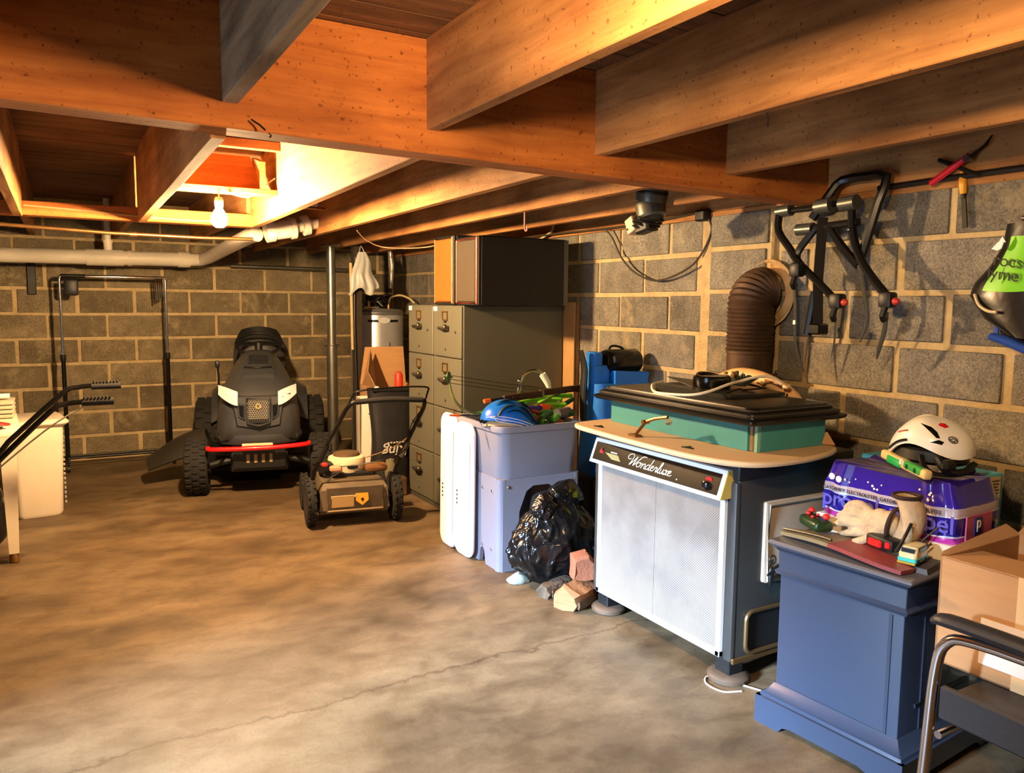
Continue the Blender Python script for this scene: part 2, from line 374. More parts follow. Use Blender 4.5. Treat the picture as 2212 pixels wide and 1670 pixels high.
# pilaster standing a little proud, its own coursing, thick mortar strip at its left
pil = obj('pilaster', G().bb((XW-.028,PIL[0],0),(XW+.01,PIL[1]+.03,1.80),bev=.008), MORTAR, wr)
for k in range(9):
    z0 = .165+.207*k-.207
    block(wr, 'Y', PIL[0]+.01+.012*(k%2), PIL[1]-.035, max(z0,0), min(z0+.207,1.79), XW-.03, BLOCKR, joint=.022)

# --- ceiling: subfloor boards, joists, girder
ZC = 2.135
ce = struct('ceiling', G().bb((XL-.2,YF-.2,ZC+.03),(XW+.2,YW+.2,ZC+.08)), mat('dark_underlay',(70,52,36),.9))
bw = .142; nbd = int((YW-YF)/bw)+1
bmesh_ = None
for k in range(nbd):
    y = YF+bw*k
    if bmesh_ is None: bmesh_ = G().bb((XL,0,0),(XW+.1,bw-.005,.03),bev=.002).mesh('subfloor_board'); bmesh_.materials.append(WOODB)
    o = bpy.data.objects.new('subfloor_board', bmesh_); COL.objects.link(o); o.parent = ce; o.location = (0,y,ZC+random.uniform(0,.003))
def zj(x): return 1.888-.0215*x
def joist(x, y0, y1, zb, m=None, w=.042, lbl=None, zb2=None):
    zb2 = zb if zb2 is None else zb2
    g = G(); n = 10; sec = []
    for k in range(n+1):
        t = k/n; y = y0+(y1-y0)*t; z = zb+(zb2-zb)*t; dx = random.uniform(-.0015,.0015)
        sec.append([(x+dx,y,z+.003),(x+dx+.003,y,z),(x+dx+w-.003,y,z),(x+dx+w,y,z+.003),(x+dx+w,y,ZC),(x+dx,y,ZC)])
    loft(g, sec); return obj('joist', g, m or WOODY, ce, label=lbl)
for x in (-2.58,-1.98,-1.38,-.78,-.18): joist(x, YF, 2.29, zj(x))
joist(.40, YF, 2.29, zj(.4)-.008, WOODOLD)
for x in (.995,1.628,2.245): joist(x, YF, 2.29, zj(x))
for x in (-2.6,-2.0,-1.4,-.8,-.20,.385): joist(x, 2.40, 4.86, 1.795, zb2=1.765)
joist(.99, 2.40, 4.86, 1.797, zb2=1.768)
for x in (1.51,2.0,2.46): joist(x, 2.40, YW, 1.795, zb2=1.78)
for x in (-.8,-.20,.385,.99): joist(x, 4.97, YW, 1.84)
g = G(); xs = [XL,-1.5,-.1,.6,1.4,2.0,2.6,XW+.05]; sec = []
for x in xs:
    zb = 1.812-.0165*x; sec.append([(x,2.29,zb+.004),(x,2.294,zb),(x,2.396,zb),(x,2.40,zb+.004),(x,2.40,ZC-.002),(x,2.29,ZC-.002)])
loft(g, sec); obj('girder', g, WOODX, ce, label='heavy orange-lit girder running across the room')
obj('header', G().bb((XL,4.86,1.772),(1.034,4.97,1.845),bev=.004), WOODX, ce)
obj('rim_board', G().bb((XW-.03,YF,1.80),(XW+.1,2.29,ZC),bev=.003), WOODY, ce)
obj('sill_plate', G().bb((XW-.015,YF,1.775),(XW+.1,2.29,1.815),bev=.003), WOODY, ce)
obj('sill_plate', G().bb((XW-.03,2.40,1.77),(XW+.1,YW,1.80),bev=.003), WOODY, ce)
obj('rim_board', G().bb((XW-.02,2.40,1.80),(XW+.1,YW,ZC),bev=.003), WOODY, ce)
# boxed-in recess between two joists, beside the lit bulb
obj('blocking', G().bb((.43,4.18,1.878),(.988,4.29,1.905),bev=.003), WOODX, ce)
obj('blocking', G().bb((.43,4.10,2.085),(.988,4.14,2.13),bev=.003), WOODB, ce)
obj('recess_panel', G().hexa([(.43,4.30,1.905),(.95,4.30,1.905),(.95,4.33,1.905),(.43,4.33,1.905),(.43,4.30,2.08),(.88,4.30,2.08),(.88,4.33,2.08),(.43,4.33,2.08)]), WOODX, ce)
obj('recess_side', G().hexa([(.90,4.18,1.905),(.93,4.18,1.905),(.96,4.32,1.905),(.93,4.32,1.905),(.90,4.18,2.04),(.93,4.18,2.04),(.92,4.32,2.08),(.89,4.32,2.08)]), WOODY, ce)
# ================================================================ lamps
def bulb_lamp(loc, power, label, cord):
    t = thing('light_bulb', label, 'light bulb', loc)
    m = bpy.data.materials.new('lit_bulb'); m.use_nodes = True; nt = m.node_tree; nt.nodes.remove(nt.nodes['Principled BSDF'])
    e = nn(nt,'ShaderNodeEmission'); e.inputs[0].default_value = (*BULB_COL,1); e.inputs[1].default_value = power; nt.links.new(e.outputs[0], nt.nodes['Material Output'].inputs[0])
    pr = [(0,-.072),(.020,-.069),(.033,-.056),(.039,-.036),(.037,-.016),(.027,.004),(.017,.02),(.014,.03)]
    obj('glass_bulb', G().lathe(pr,14), m, t)
    obj('socket', G().lathe([(.014,.026),(.02,.03),(.022,.06),(.017,.075),(.005,.078)],14), mat('white_porcelain',(225,220,210),.35), t)
    g = G().tube(cord, .004, 6, sm=5); obj('cord', g, WHITEP, t)
    return t
bulb_lamp((.69,4.12,1.765), BULB_FAR, 'glowing bare bulb hanging below the joists over the mowers', [(0,0,.075),(.01,.02,.12),(.05,.05,.11),(.16,.10,.10),(.24,.10,.16),(.29,.08,.2)])
bulb_lamp((.72,.90,1.86), BULB_NEAR, 'bare bulb between the joists nearest the viewer', [(0,0,.075),(0,.01,.15),(.02,.02,.27)])
# ================================================================ pipes and posts at the back
PVC = mat('white_pvc',(225,215,195),.4,var=.08)
COPPER = mat('dull_copper',(176,130,80),.35,.9,var=.2)
GALV = mat('galvanised_steel',(150,148,140),.35,.9,var=.25)
def pipe_thing(name, label, cat, runs, m, fits=(), group=None):
    t = thing(name, label, cat, runs[0][0][0])
    L = V(runs[0][0][0])
    for pts, r in runs: obj('pipe_run', G().tube([V(p)-L for p in pts], r, 14), m, t)
    for a, b, r in fits:
        g = G(); g.cyl(V(a)-L, V(b)-L, r, seg=18); obj('fitting', g, m, t)
    return t
pipe_thing('drain_pipe','fat white drain pipe running level along the back wall','pipe',
    [([(-2.9,7.0,1.645),(.90,7.0,1.668)],.056),([(.90,7.0,1.668),(1.02,7.0,1.672),(1.07,6.9,1.69),(1.09,6.0,1.74),(1.10,5.45,1.765),(1.13,5.38,1.775)],.052),([(.335,7.0,1.66),(.335,7.0,2.12)],.024)],PVC,
    [((.18,7.0,1.663),(.44,7.0,1.665),.064),((.47,7.0,1.665),(.50,7.0,1.665),.062),((.84,7.0,1.668),(.93,7.0,1.668),.064),((.335,7.0,1.70),(.335,7.0,1.80),.031),((.335,7.0,1.78),(.335,7.0,1.80),.036)])
pipe_thing('waste_pipe','white waste pipe with collars and an elbow beside the lit bulb','pipe',
    [([(1.20,5.30,1.79),(1.36,5.30,1.82)],.062),([(1.36,5.3,1.82),(1.52,5.30,1.86),(1.57,5.30,1.90),(1.575,5.30,1.98)],.036),([(1.575,5.3,1.97),(1.40,5.32,2.03),(1.2,5.32,2.08)],.034),([(1.70,5.30,1.90),(1.70,5.30,2.13)],.030)],PVC,
    [((1.17,5.30,1.785),(1.22,5.30,1.795),.072),((1.33,5.30,1.815),(1.36,5.30,1.82),.072),((1.41,5.30,1.835),(1.45,5.30,1.845),.066),((1.70,5.30,1.90),(1.70,5.30,1.985),.042),((1.70,5.30,1.875),(1.70,5.30,1.90),.024)])
pipe_thing('copper_pipe','thin yellow copper pipe crossing in front of the fat drain pipe','pipe',
    [([(-2.9,5.15,1.78),(-.28,5.15,1.741),(.25,5.15,1.72),(.75,5.15,1.716),(1.06,5.15,1.722)],.011)],COPPER,[((.36,5.15,1.718),(.40,5.15,1.718),.015)])
pipe_thing('supply_pipe','copper supply pipe that turns up between joists left of the dark posts','pipe',
    [([(1.05,5.12,1.945),(1.75,5.12,1.925)],.011),([(1.755,5.12,1.92),(1.755,5.12,2.13)],.011)],COPPER,[((1.72,5.12,1.926),(1.768,5.12,1.925),.015),((1.755,5.12,1.91),(1.755,5.12,1.955),.015)])
pipe_thing('supply_pipe','copper supply pipe that drops and runs right under the joists','pipe',
    [([(1.83,5.12,2.13),(1.83,5.12,1.93)],.011),([(1.825,5.12,1.925),(2.06,5.0,1.94)],.012)],COPPER,[((1.83,5.12,1.91),(1.83,5.12,1.96),.015)])
pipe_thing('grey_pipe','thin grey pipe high across the back wall near the corner','pipe',[([(1.30,7.28,1.64),(2.6,7.28,1.63)],.017)],GALV,[((1.5,7.28,1.64),(1.5,7.40,1.64),.012),((2.4,7.28,1.632),(2.4,7.40,1.632),.012)])
# steel post and the darker posts by the water heater
t = thing('jack_post','round steel jack post standing left of the water heater','post',(1.90,6.30,0))
obj('shaft', G().lathe([(.043,0),(.043,.98),(.036,.985),(.036,1.78)],20), GALV, t)
obj('base_plate', G().box((0,0,.006),(.15,.15,.012)), GALV, t); obj('top_plate', G().box((0,0,1.787),(.13,.13,.014)), GALV, t)
for a in (0,PI/2,PI,PI*1.5): obj('adjusting_pin', G().cyl((.03*math.cos(a),.03*math.sin(a),.985),(.062*math.cos(a),.062*math.sin(a),.985),.007,seg=8), STEEL, t)
obj('adjusting_pin', G().cyl((0,-.03,1.09),(0,-.055,1.09),.008,seg=8), STEEL, t)
t = thing('wooden_post','dark square post beside the water heater, bag hung on it','post',(2.115,6.30,0),R(4))
obj('shaft', G().bb((-.034,-.034,0),(.034,.034,1.79),bev=.004), mat('dark_timber',(62,50,38),.8,var=.35,stretch=(8,8,1),coord='World',bump=.3), t)
obj('cable', G().tube([(-.03,-.05,1.7),(-.045,-.055,1.2),(-.03,-.05,.6),(-.04,-.05,.1)],.007,6,sm=4), BLACK, t)
one('wooden_stick', G().tube([(0,0,0),(-.012,0,.7)],[.011,.013],8), mat('pale_stick',(205,180,130),.6,var=.2), 'pale thin stick leaning along the dark post', 'stick', (2.052,6.235,.95), (R(1),0,0))
# plastic bag hung on the post
def bagf(u, v):
    a = (u-.5)*2; w = .03+.10*v**.8
    return (a*w+.02*v*math.sin(9*v), -.03-.05*v*math.cos(a*1.5)-.012*math.sin(a*9+4*v)*v, -.32*v-.03*math.sin(a*5)*v)
t = thing('plastic_bag','limp grey plastic bag hanging from the dark post','bag',(2.135,6.25,1.74))
obj('bag_film', G().surf(bagf,26,16,.002), mat('grey_film',(190,190,186),.35,var=.15,spec=.6), t)
obj('handle_loop', G().tube([(-.02,-.025,0),(0,-.005,.05),(.02,-.025,0)],.004,6,sm=4), MATS['grey_film'], t)

# water heater in the corner
t = thing('water_heater','grey steel water heater with banded labels in the far corner','water heater',(2.44,6.72,0))
HB = mat('heater_grey',(172,172,176),.32,.35,var=.08)
obj('tank', G().lathe([(.215,0),(.232,.02),(.232,1.235),(.225,1.262),(.20,1.275),(0,1.285)],40), HB, t)
obj('top_cap', G().lathe([(.233,1.225),(.236,1.23),(.236,1.25),(.222,1.268)],40,caps=False), mat('heater_rim',(120,120,122),.4,.5), t)
am0, am1 = R(208), R(285)
for z0, z1, c, nm in ((.79,.80,(30,30,32),'band'),(.725,.735,(30,30,32),'band'),(.66,.668,(30,30,32),'band'),(.737,.788,(214,206,205),'label_band')):
    obj(nm, G().lathe([(.2335,z0),(.2345,z0),(.2345,z1),(.2335,z1)],20,caps=False,a0=am0,a1=am1), mat('heater_'+str(c[0]),c,.5), t)
obj('label_mark', G().lathe([(.2348,.75),(.2352,.75),(.2352,.778),(.2348,.778)],6,caps=False,a0=R(215),a1=R(223)), mat('navy_ink',(40,40,80),.5), t)
obj('label_mark', G().lathe([(.2348,.74),(.2352,.74),(.2352,.784),(.2348,.784)],10,caps=False,a0=R(232),a1=R(262)), mat('pink_ink',(226,150,150),.5), t)
obj('badge', G().lathe([(.2335,1.165),(.2355,1.165),(.2355,1.185),(.2335,1.185)],14,caps=False,a0=R(230),a1=R(300)), BLACKG, t)
obj('badge_oval', G().prism([(.055*math.cos(a*PI/10),.026*math.sin(a*PI/10)) for a in range(20)],.004,T(-.02,-.233,1.18)@FACE_MY), mat('badge_grey',(205,205,205),.4), t)
for x, y, h in ((-.10,-.08,.07),(.08,-.08,.06),(-.15,0,.05)): obj('nipple', G().cyl((x,y,1.262),(x,y,1.275+h),.013,seg=10), COPPER, t)
obj('hatch_line', G().box((.03,-.232,.93),(.006,.006,.12)), BLACK, t)
obj('supply_hose', G().tube([(.08,-.08,1.33),(.10,-.09,1.38),(.18,-.10,1.40),(.26,-.12,1.37),(.30,-.14,1.33)],.009,8,sm=5), mat('cream_hose',(210,190,140),.5), t)
g = G(); rn = random.Random(3)
for k in range(9):
    a = rn.uniform(0,6.3); g.tube([(.1*math.cos(a),.1*math.sin(a),1.29),(.13*math.cos(a+.8),.13*math.sin(a+.8),1.34+rn.uniform(0,.05)),(.10*math.cos(a+1.9),.10*math.sin(a+1.9),1.31+rn.uniform(0,.07)),(.12*math.cos(a+2.9),.12*math.sin(a+2.9),1.29)],.011,6,sm=4)
one('hose_coil', g, BLACK, 'tangle of dark hose lying on top of the water heater', 'hose', (2.44,6.72,.012))
one('pipe_insulation', G().tube([(0,0,0),(.01,.0,.2),(.0,0,.33)],[.02,.028,.022],10,sm=4), mat('foil',(170,165,160),.3,.6,bump=.8,bscale=40), 'crumpled foil wrap hanging above the water heater', 'pipe wrap', (2.56,6.70,1.46))

# garment rack
t = thing('garment_rack','empty chrome and black garment rack against the back wall','garment rack',(.37,7.1,0))
for sx in (-1,1):
    o = obj('upright', G().tube([(sx*.378,0,.05),(sx*.378,0,.88)],.016,12), BLACKG, t)
    obj('upright_extension', G().tube([(sx*.378,0,.86),(sx*.378,0,1.50)],.011,12), CHROME, t)
    obj('collar', G().lathe([(.019,.855),(.021,.86),(.021,.90),(.015,.905)],12,T(sx*.378,0,0)), BLACK, t)
    obj('foot_bar', G().tube([(sx*.378,-.21,.075),(sx*.378,.21,.075)],.013,10), BLACKG, t)
    for y in (-.20,.20): 
        w = obj('caster', G().lathe([(.012,-.01),(.03,-.01),(.03,.01),(.012,.01)],14,T(sx*.378,y,.03)@Matrix.Rotation(PI/2,4,'Y')), BLACK, t)
obj('hanging_rail', G().tube([(-.378,0,1.50),(-.37,0,1.518),(.37,0,1.518),(.378,0,1.50)],.012,12), CHROME, t)
obj('rail_sleeve', G().cyl((-.37,0,1.518),(-.20,0,1.518),.015,seg=12), BLACKG, t)
for y in (-.05,.05): obj('bottom_rail', G().tube([(-.378,y,.085),(.378,y,.085)],.009,10), DARKMET, t)
t = thing('hanger_clip_strip', 'bunch of shiny clip strips hanging at the right end of the garment rack', 'hangers', (.67,7.075,1.506))
for k in range(4): obj('strip', G().tube([(.016*k,-.012,0),(.002+.016*k,-.02,-.066),(.005+.016*k,-.016,-.176+.012*k)],.008,6), CHROME, t)
one('black_pouch', G().box((0,0,0),(.10,.05,.13),bev=.02,seg=2), BLACK, 'small black box hung at the left end of the garment rack', 'pouch', (.07,7.08,1.43))
one('wall_bracket', G().bb((-.03,-.03,-.13),(.03,0,.13),bev=.004).bb((-.03,-.12,.10),(.03,0,.13),bev=.004), DARKMET, 'dark bracket on the back wall under the drain pipe', 'bracket', (-.20,7.395,1.50))
# ================================================================ left edge: bin, table, tool with handlebars
t = thing('storage_bin','tall white plastic bin with a ribbed rim beside the garment rack','bin',(-.19,5.72,0),R(8))
g = G(); secs = []
for z, w, d in ((0,.23,.34),(.02,.25,.36),(.56,.285,.40),(.565,.31,.425),(.60,.315,.43),(.605,.30,.415)): secs.append([(x,y,z) for x,y in rrect(w,d,.035)])
loft(g, secs); obj('body', g, mat('bin_white',(226,210,186),.45,var=.06), t)
obj('rim', G().tube([(x,y,.585) for x,y in rrect(.325,.44,.045)],.012,8,closed=True), MATS['bin_white'], t)
g = G()
for k in range(16): g.box((.148,-.10+.012,.06+k*.03),(.012,.02,.018),bev=.003)
obj('corner_ribs', g, mat('bin_grey',(150,145,138),.6), t)
# table
t = thing('work_table','white wooden table at the left edge with tapered legs','table',(-.71,4.97,0),R(4))
WPAINT = mat('worn_white_paint',(232,215,184),.55,var=.12,vscale=5)
obj('table_top', G().box((0,.0,.665),(.96,.80,.03),bev=.006,seg=2), WPAINT, t)
for y in (-.36,.36): obj('apron', G().box((0,y,.60),(.84,.02,.10)), WPAINT, t)
for x in (-.42,.42): obj('apron', G().box((x,0,.60),(.02,.68,.10)), WPAINT, t)
for x, y in ((-.42,-.36),(.42,-.36),(-.42,.36),(.42,.36)):
    l = obj('leg', G().hexa([(x-.022,y-.022,.05),(x+.022,y-.022,.05),(x+.022,y+.022,.05),(x-.022,y+.022,.05),(x-.038,y-.038,.655),(x+.038,y-.038,.655),(x+.038,y+.038,.655),(x-.038,y+.038,.655)]), WPAINT, t)
    obj('leg_cap', G().lathe([(.014,0),(.022,.004),(.022,.04),(.016,.052)],12,T(x,y,0)), BRASS, l)
# things on the table
LT = (-.62,4.62,.682)
for k, (dx, dy, w, d, h, c, n, lab) in enumerate(((.26,.24,.30,.24,.05,(206,196,176),'folded_tarp','folded cream cloth stacked at the right end of the white table'),)):
    t = thing(n, lab, 'cloth', (-.665+dx,4.97+dy,.682))
    for q in range(4): obj('fold', G().box((.01*(q%2),0,.012+.024*q),(w-.02*(q%2),d,.02),bev=.009,seg=2), mat('cream_cloth',(176,164,140),.85,var=.15), t)
    obj('roll', G().tube([(-.14,-.02,.115),(.13,-.02,.115)],.014,8), WHITEP, t)
t = thing('wire_bundle','tangle of red and dark cord on the white table','cord',(-.36,4.70,.682))
g = G(); rn = random.Random(9)
for k in range(3): g.tube([(rn.uniform(-.09,.09),rn.uniform(-.04,.04),.01+.012*k) for _ in range(6)],.006,6,closed=True,sm=4)
obj('dark_loop', g, BLACK, t)
g = G().tube([(-.10,0,.01),(-.05,-.04,.03),(0,-.02,.05),(.05,-.04,.03),(.10,.01,.02),(.04,.03,.03),(-.03,.03,.04)],.007,6,closed=True,sm=4); obj('red_loop', g, mat('red_cord',(150,35,30),.5), t)
t = thing('wood_clamp_rack','tan wooden upright with pegs at the left edge of the white table','wooden rack',(-.44,4.98,.682),R(10))
obj('board', G().prism([(-.05,0),(.05,0),(.04,.10),(.05,.16),(.0,.20),(-.05,.20)],.03,FACE_MY), CARD, t)
for z in (.09,.15): obj('peg_hole', G().cyl((.02,-.034,z),(.02,-.028,z),.010,seg=10), BLACK, t)
obj('steel_bar', G().tube([(.075,.02,0),(.075,.02,.23)],.012,10), STEEL, t); obj('bar_head', G().box((.07,.02,.235),(.05,.03,.02),bev=.004), STEEL, t)
# wheeled walk-behind tool: black tube handlebars with ribbed grips
t = thing('walk_behind_tiller','black walk-behind tool with ribbed-grip handlebars at the left edge','tiller',(-.95,3.95,0))
HB1 = [(-.1,.0,.30),(.55,.10,.50),(.68,.12,.63),(.885,.14,.835),(.945,.15,.862),(1.0,.15,.868),(1.13,.15,.866)]
HB2 = [(-.1,.30,.30),(.55,.42,.52),(.70,.44,.66),(.93,.46,.878),(1.0,.47,.905),(1.06,.47,.910),(1.18,.47,.908)]
for P_ in (HB1, HB2):
    h = obj('handlebar', G().tube(P_,.0125,10,sm=3), BLACKG, t)
    e = V(P_[-1]); g = G().cyl(e-V((.12,0,0)), e+V((.012,0,0)), .017, seg=12)
    for k in range(8): g.box(e+V((-.108+.015*k,0,.021)),(.008,.028,.012),bev=.003)
    obj('grip', g, RUBBER, h)
obj('brace', G().tube([(.60,.11,.53),(.60,.43,.54)],.010,8), BLACKG, t)
obj('control_cable', G().tube([(1.02,.14,.85),(.9,.12,.78),(.75,.11,.66),(.5,.1,.44)],.004,6,sm=4), mat('cable_grey',(130,120,100),.5), t)
obj('frame', G().box((-.12,.16,.27),(.34,.30,.07),bev=.015,seg=2), BLACK, t)
obj('engine', G().box((-.18,.16,.40),(.24,.24,.20),bev=.04,seg=3).cyl((-.18,.16,.49),(-.18,.16,.54),.09), mat('engine_red',(120,26,22),.45), t)
for y in (-.08,.40):
    w = obj('wheel', G().lathe([(.10,-.04),(.155,-.045),(.175,-.03),(.18,0),(.175,.03),(.155,.045),(.10,.04)],28,T(-.05,y,.18)@Matrix.Rotation(PI/2,4,'X')), RUBBER, t)
    obj('hub', G().lathe([(.0,-.03),(.10,-.03),(.105,0),(.10,.03),(0,.03)],20,T(-.05,y,.18)@Matrix.Rotation(PI/2,4,'X')), STEEL, w)
obj('axle', G().cyl((-.05,-.08,.18),(-.05,.40,.18),.014), STEEL, t)
one('black_sack', remesh(G().ball((0,0,.17),(.14,.15,.17)).ball((.03,-.06,.30),(.08,.09,.09)).ball((-.06,.05,.08),(.12,.12,.08)),.014,4), mat('sack_black',(20,20,20),.35,bump=.6,bscale=18), 'dark sack slumped under the white table', 'sack', (-.42,4.92,0))
# ================================================================ lawn tractor (local: front -y, z up, origin under the front axle)
def wheel(parent, name, c, r, w, lugs=0, lug_h=.008, rim_m=None, hub_r=.5):
    M = T(*c) @ Matrix.Rotation(PI/2,4,'Y')
    g = G(); ri = r*hub_r; h = w/2
    g.lathe([(ri,-h*.75),(r*.80,-h),(r*.93,-h*.93),(r*.985,-h*.6),(r,0),(r*.985,h*.6),(r*.93,h*.93),(r*.80,h),(ri,h*.75)],36,M)
    if lugs:
        for k in range(lugs):
            a = 2*PI*k/lugs
            for row, s in enumerate((-1,0,1)) if w > .1 else enumerate((-1,1)):
                b = a+(PI/lugs if row%2 else 0); q = M @ Matrix.Rotation(b,4,'Z') @ T(r*(.995 if s else 1.0),0,s*h*.60)
                g.box((0,0,0),(lug_h*2,2*PI*r/lugs*.55,h*.46),M=q,bev=.002)
    o = obj(name, g, RUBBER, parent)
    g = G().lathe([(0,-h*.5),(ri*.35,-h*.62),(ri*.4,-h*.35),(ri*.9,-h*.35),(ri*1.04,-h*.78),(ri*1.04,h*.78),(ri*.9,h*.35),(ri*.4,h*.35),(ri*.35,h*.62),(0,h*.5)],24,M)
    obj('rim', g, rim_m or STEEL, o); return o
HOODM = mat('charcoal_hood',(52,54,58),.4,var=.12,vscale=4,coat=.25)
t = thing('lawn_tractor','charcoal riding mower with red front bumper facing the viewer','lawn tractor',(1.175,5.66,0),R(-12.5))
hy = [(-.205,.14,.60,.42),(-.19,.205,.655,.40),(-.15,.248,.715,.385),(-.08,.272,.775,.38),(.03,.282,.815,.39),(.16,.275,.865,.42),(.32,.255,.91,.46),(.50,.225,.95,.50),(.62,.205,.965,.52),(.66,.19,.96,.53)]
secs = []
for y, hw, zt, zb in hy:
    ring = []
    for k in range(25):
        a = PI*k/24; cx, sn = math.cos(a), math.sin(a)
        ring.append((hw*math.copysign(abs(cx)**.62,cx)*(1-.16*sn**3), y, zb+(zt-zb)*sn**.62))
    secs.append(ring)
g = loft(G(), secs); hood = obj('hood', g, HOODM, t, sharp=50)
# the front of the hood is a flat-ish shield that carries the grille, side vents and lights
obj('nose_shield', G().add([(-.165,-.205,.690),(.165,-.205,.690),(.135,-.222,.50),(0,-.228,.48),(-.135,-.222,.50),(-.20,-.13,.700),(.20,-.13,.700),(.17,-.15,.47),(0,-.15,.45),(-.17,-.15,.47)],[(0,4,3,2,1),(0,5,9,4),(4,9,8,3),(3,8,7,2),(2,7,6,1),(1,6,5,0)]), HOODM, hood, sharp=20)
g = G(); g.box((0,-.228,.597),(.138,.010,.160),rx=R(-3)); obj('grille_back', g, BLACK, hood)
g = G(); s_ = .0155
for i in range(-4,5):
    for j in range(-6,7):
        x, z = i*s_*1.0, j*s_*.88
        if j%2: x += s_/2
        if abs(x) > .064 or abs(z) > .074: continue
        vs = []; c0 = V((x,-.2375-.0004*j,.597+z))
        for rr, yy in ((s_*.575,0),(s_*.40,0),(s_*.40,.005)):
            for k in range(6):
                a = R(60*k+30); vs.append(c0+V((rr*math.cos(a),yy,rr*math.sin(a))))
        g.add(vs, [(k,(k+1)%6,6+(k+1)%6,6+k) for k in range(6)]+[(6+k,6+(k+1)%6,12+(k+1)%6,12+k) for k in range(6)])
o = obj('grille_mesh', g, mat('grille_grey',(128,123,114),.4), hood, sharp=None)
obj('grille_frame', G().tube([(-.076,-.226,.683),(.076,-.226,.683),(.070,-.238,.515),(0,-.244,.497),(-.070,-.238,.515)],.008,8,closed=True), HOODM, hood)
obj('emblem', G().lathe([(.010,0),(.010,.008),(.0195,.008),(.0195,0)],20,T(0,-.240,.632)@Matrix.Rotation(PI/2,4,'X'),caps=False), mat('emblem_gold',(225,205,150),.3,.7), hood)
for s in (-1,1):
    obj('side_vent', G().prism([(s*.092,.632),(s*.125,.639),(s*.12,.572),(s*.095,.552)][::s],.012,T(0,-.214,0)@FACE_MY), BLACKG, hood)
    obj('vent_frame', G().tube([(s*.088,-.226,.642),(s*.132,-.222,.649),(s*.127,-.224,.565),(s*.092,-.230,.542)],.006,6,closed=True), HOODM, hood)
    # headlight: a lens-shaped shell with a reflector
    def hl(u, v, s=s):
        x = .13+.125*u; z0 = .655-.03*u**.5+.075*u; zt = .745+.018*u-.02*(1-u)**2
        z0 = .636+.065*u**1.6
        y = -.238+.12*u**1.5+.05*v*.8
        return (s*x, y, z0+(zt-z0)*v)
    h = obj('headlight', G().surf(hl,10,6,.006), mat('headlight_lens',(238,236,240),.12,.25,coat=.6), hood)
    for k in (.33,.66): obj('lens_rib', G().tube([V(hl(k,v))+V((0,-.002,0)) for v in (0,.25,.5,.75,1)],.0018,5), mat('lens_grey',(150,150,155),.25,.5), h)
    obj('lens_bulb', G().ball(V(hl(.5,.62))+V((0,-.006,0)),(.018,.006,.010)), mat('lens_bright',(250,250,252),.08,.4), h)
# raised panel and scoop on top of the hood
def top_z(y):
    for (a,_,za,_), (b,_,zb,_) in zip(hy, hy[1:]):
        if a <= y <= b: return za+(zb-za)*(y-a)/(b-a)
    return hy[-1][2]
def pan(u, v):
    y = .02+.40*v; w = .115-.02*v; x = (u-.5)*2*w; return (x, y, top_z(y)+.014-.010*abs((u-.5)*2)**4)
obj('hood_panel', G().surf(pan,12,10,.02), HOODM, hood)
for k in range(7):
    y = .18+.028*k; obj('louver', G().box((0,y,top_z(y)+.017),(.13,.012,.006),rx=R(18)), mat('hood_dark',(28,28,29),.4), hood)
obj('scoop_slot', G().tube([(-.095,.125,top_z(.125)+.014),(0,.105,top_z(.11)+.018),(.095,.125,top_z(.125)+.014)],.007,8,sm=5), BLACKG, hood)
# lower body band
secs = []
for z, k in ((.43,1.0),(.40,1.03),(.365,.98),(.355,.90)):
    secs.append([(k*x,-.03+k*y,z) for x,y in ((-.27,.20),(-.285,.02),(-.25,-.11),(-.15,-.175),(0,-.195),(.15,-.175),(.25,-.11),(.285,.02),(.27,.20))])
obj('front_fascia', loft(G(), secs), HOODM, t, sharp=30)
# bumper
bp = obj('bumper', G().tube([(-.33,-.17,.345),(-.31,-.23,.345),(-.15,-.262,.348),(0,-.27,.35),(.15,-.262,.352),(.31,-.23,.357),(.33,-.17,.357)],.0165,12,sm=3), mat('bumper_red',(205,22,28),.35,coat=.3), t)
for s in (-1,1): obj('bumper_bracket', G().tube([(s*.26,-.20,.35),(s*.22,-.05,.30),(s*.20,.1,.28)],.012,8), BLACKG, t)
obj('bumper_pad', G().box((-.01,-.262,.373),(.20,.02,.018),bev=.004), mat('pale_tag',(205,185,150),.6), t)
obj('chassis', G().bb((-.19,-.16,.17),(.19,1.1,.30),bev=.01).bb((-.17,-.19,.20),(.17,-.15,.32)), BLACK, t)
for k in range(4): obj('front_slot', G().box((-.075+.05*k,-.193,.265),(.022,.006,.062),bev=.003), mat('slot_tan',(150,125,85),.6), t)
obj('front_axle', G().tube([(-.36,0,.19),(-.15,-.02,.24),(.15,-.02,.24),(.36,0,.19)],.025,8), BLACK, t)
FR = mat('grey_rim',(170,165,155),.35,.5)
for s in (-1,1): wheel(t,'front_wheel',(s*.415,0,.195),.195,.155,26,.007,FR)
for s in (-1,1): wheel(t,'rear_wheel',(s*.40,1.12,.265),.265,.22,20,.014,FR)
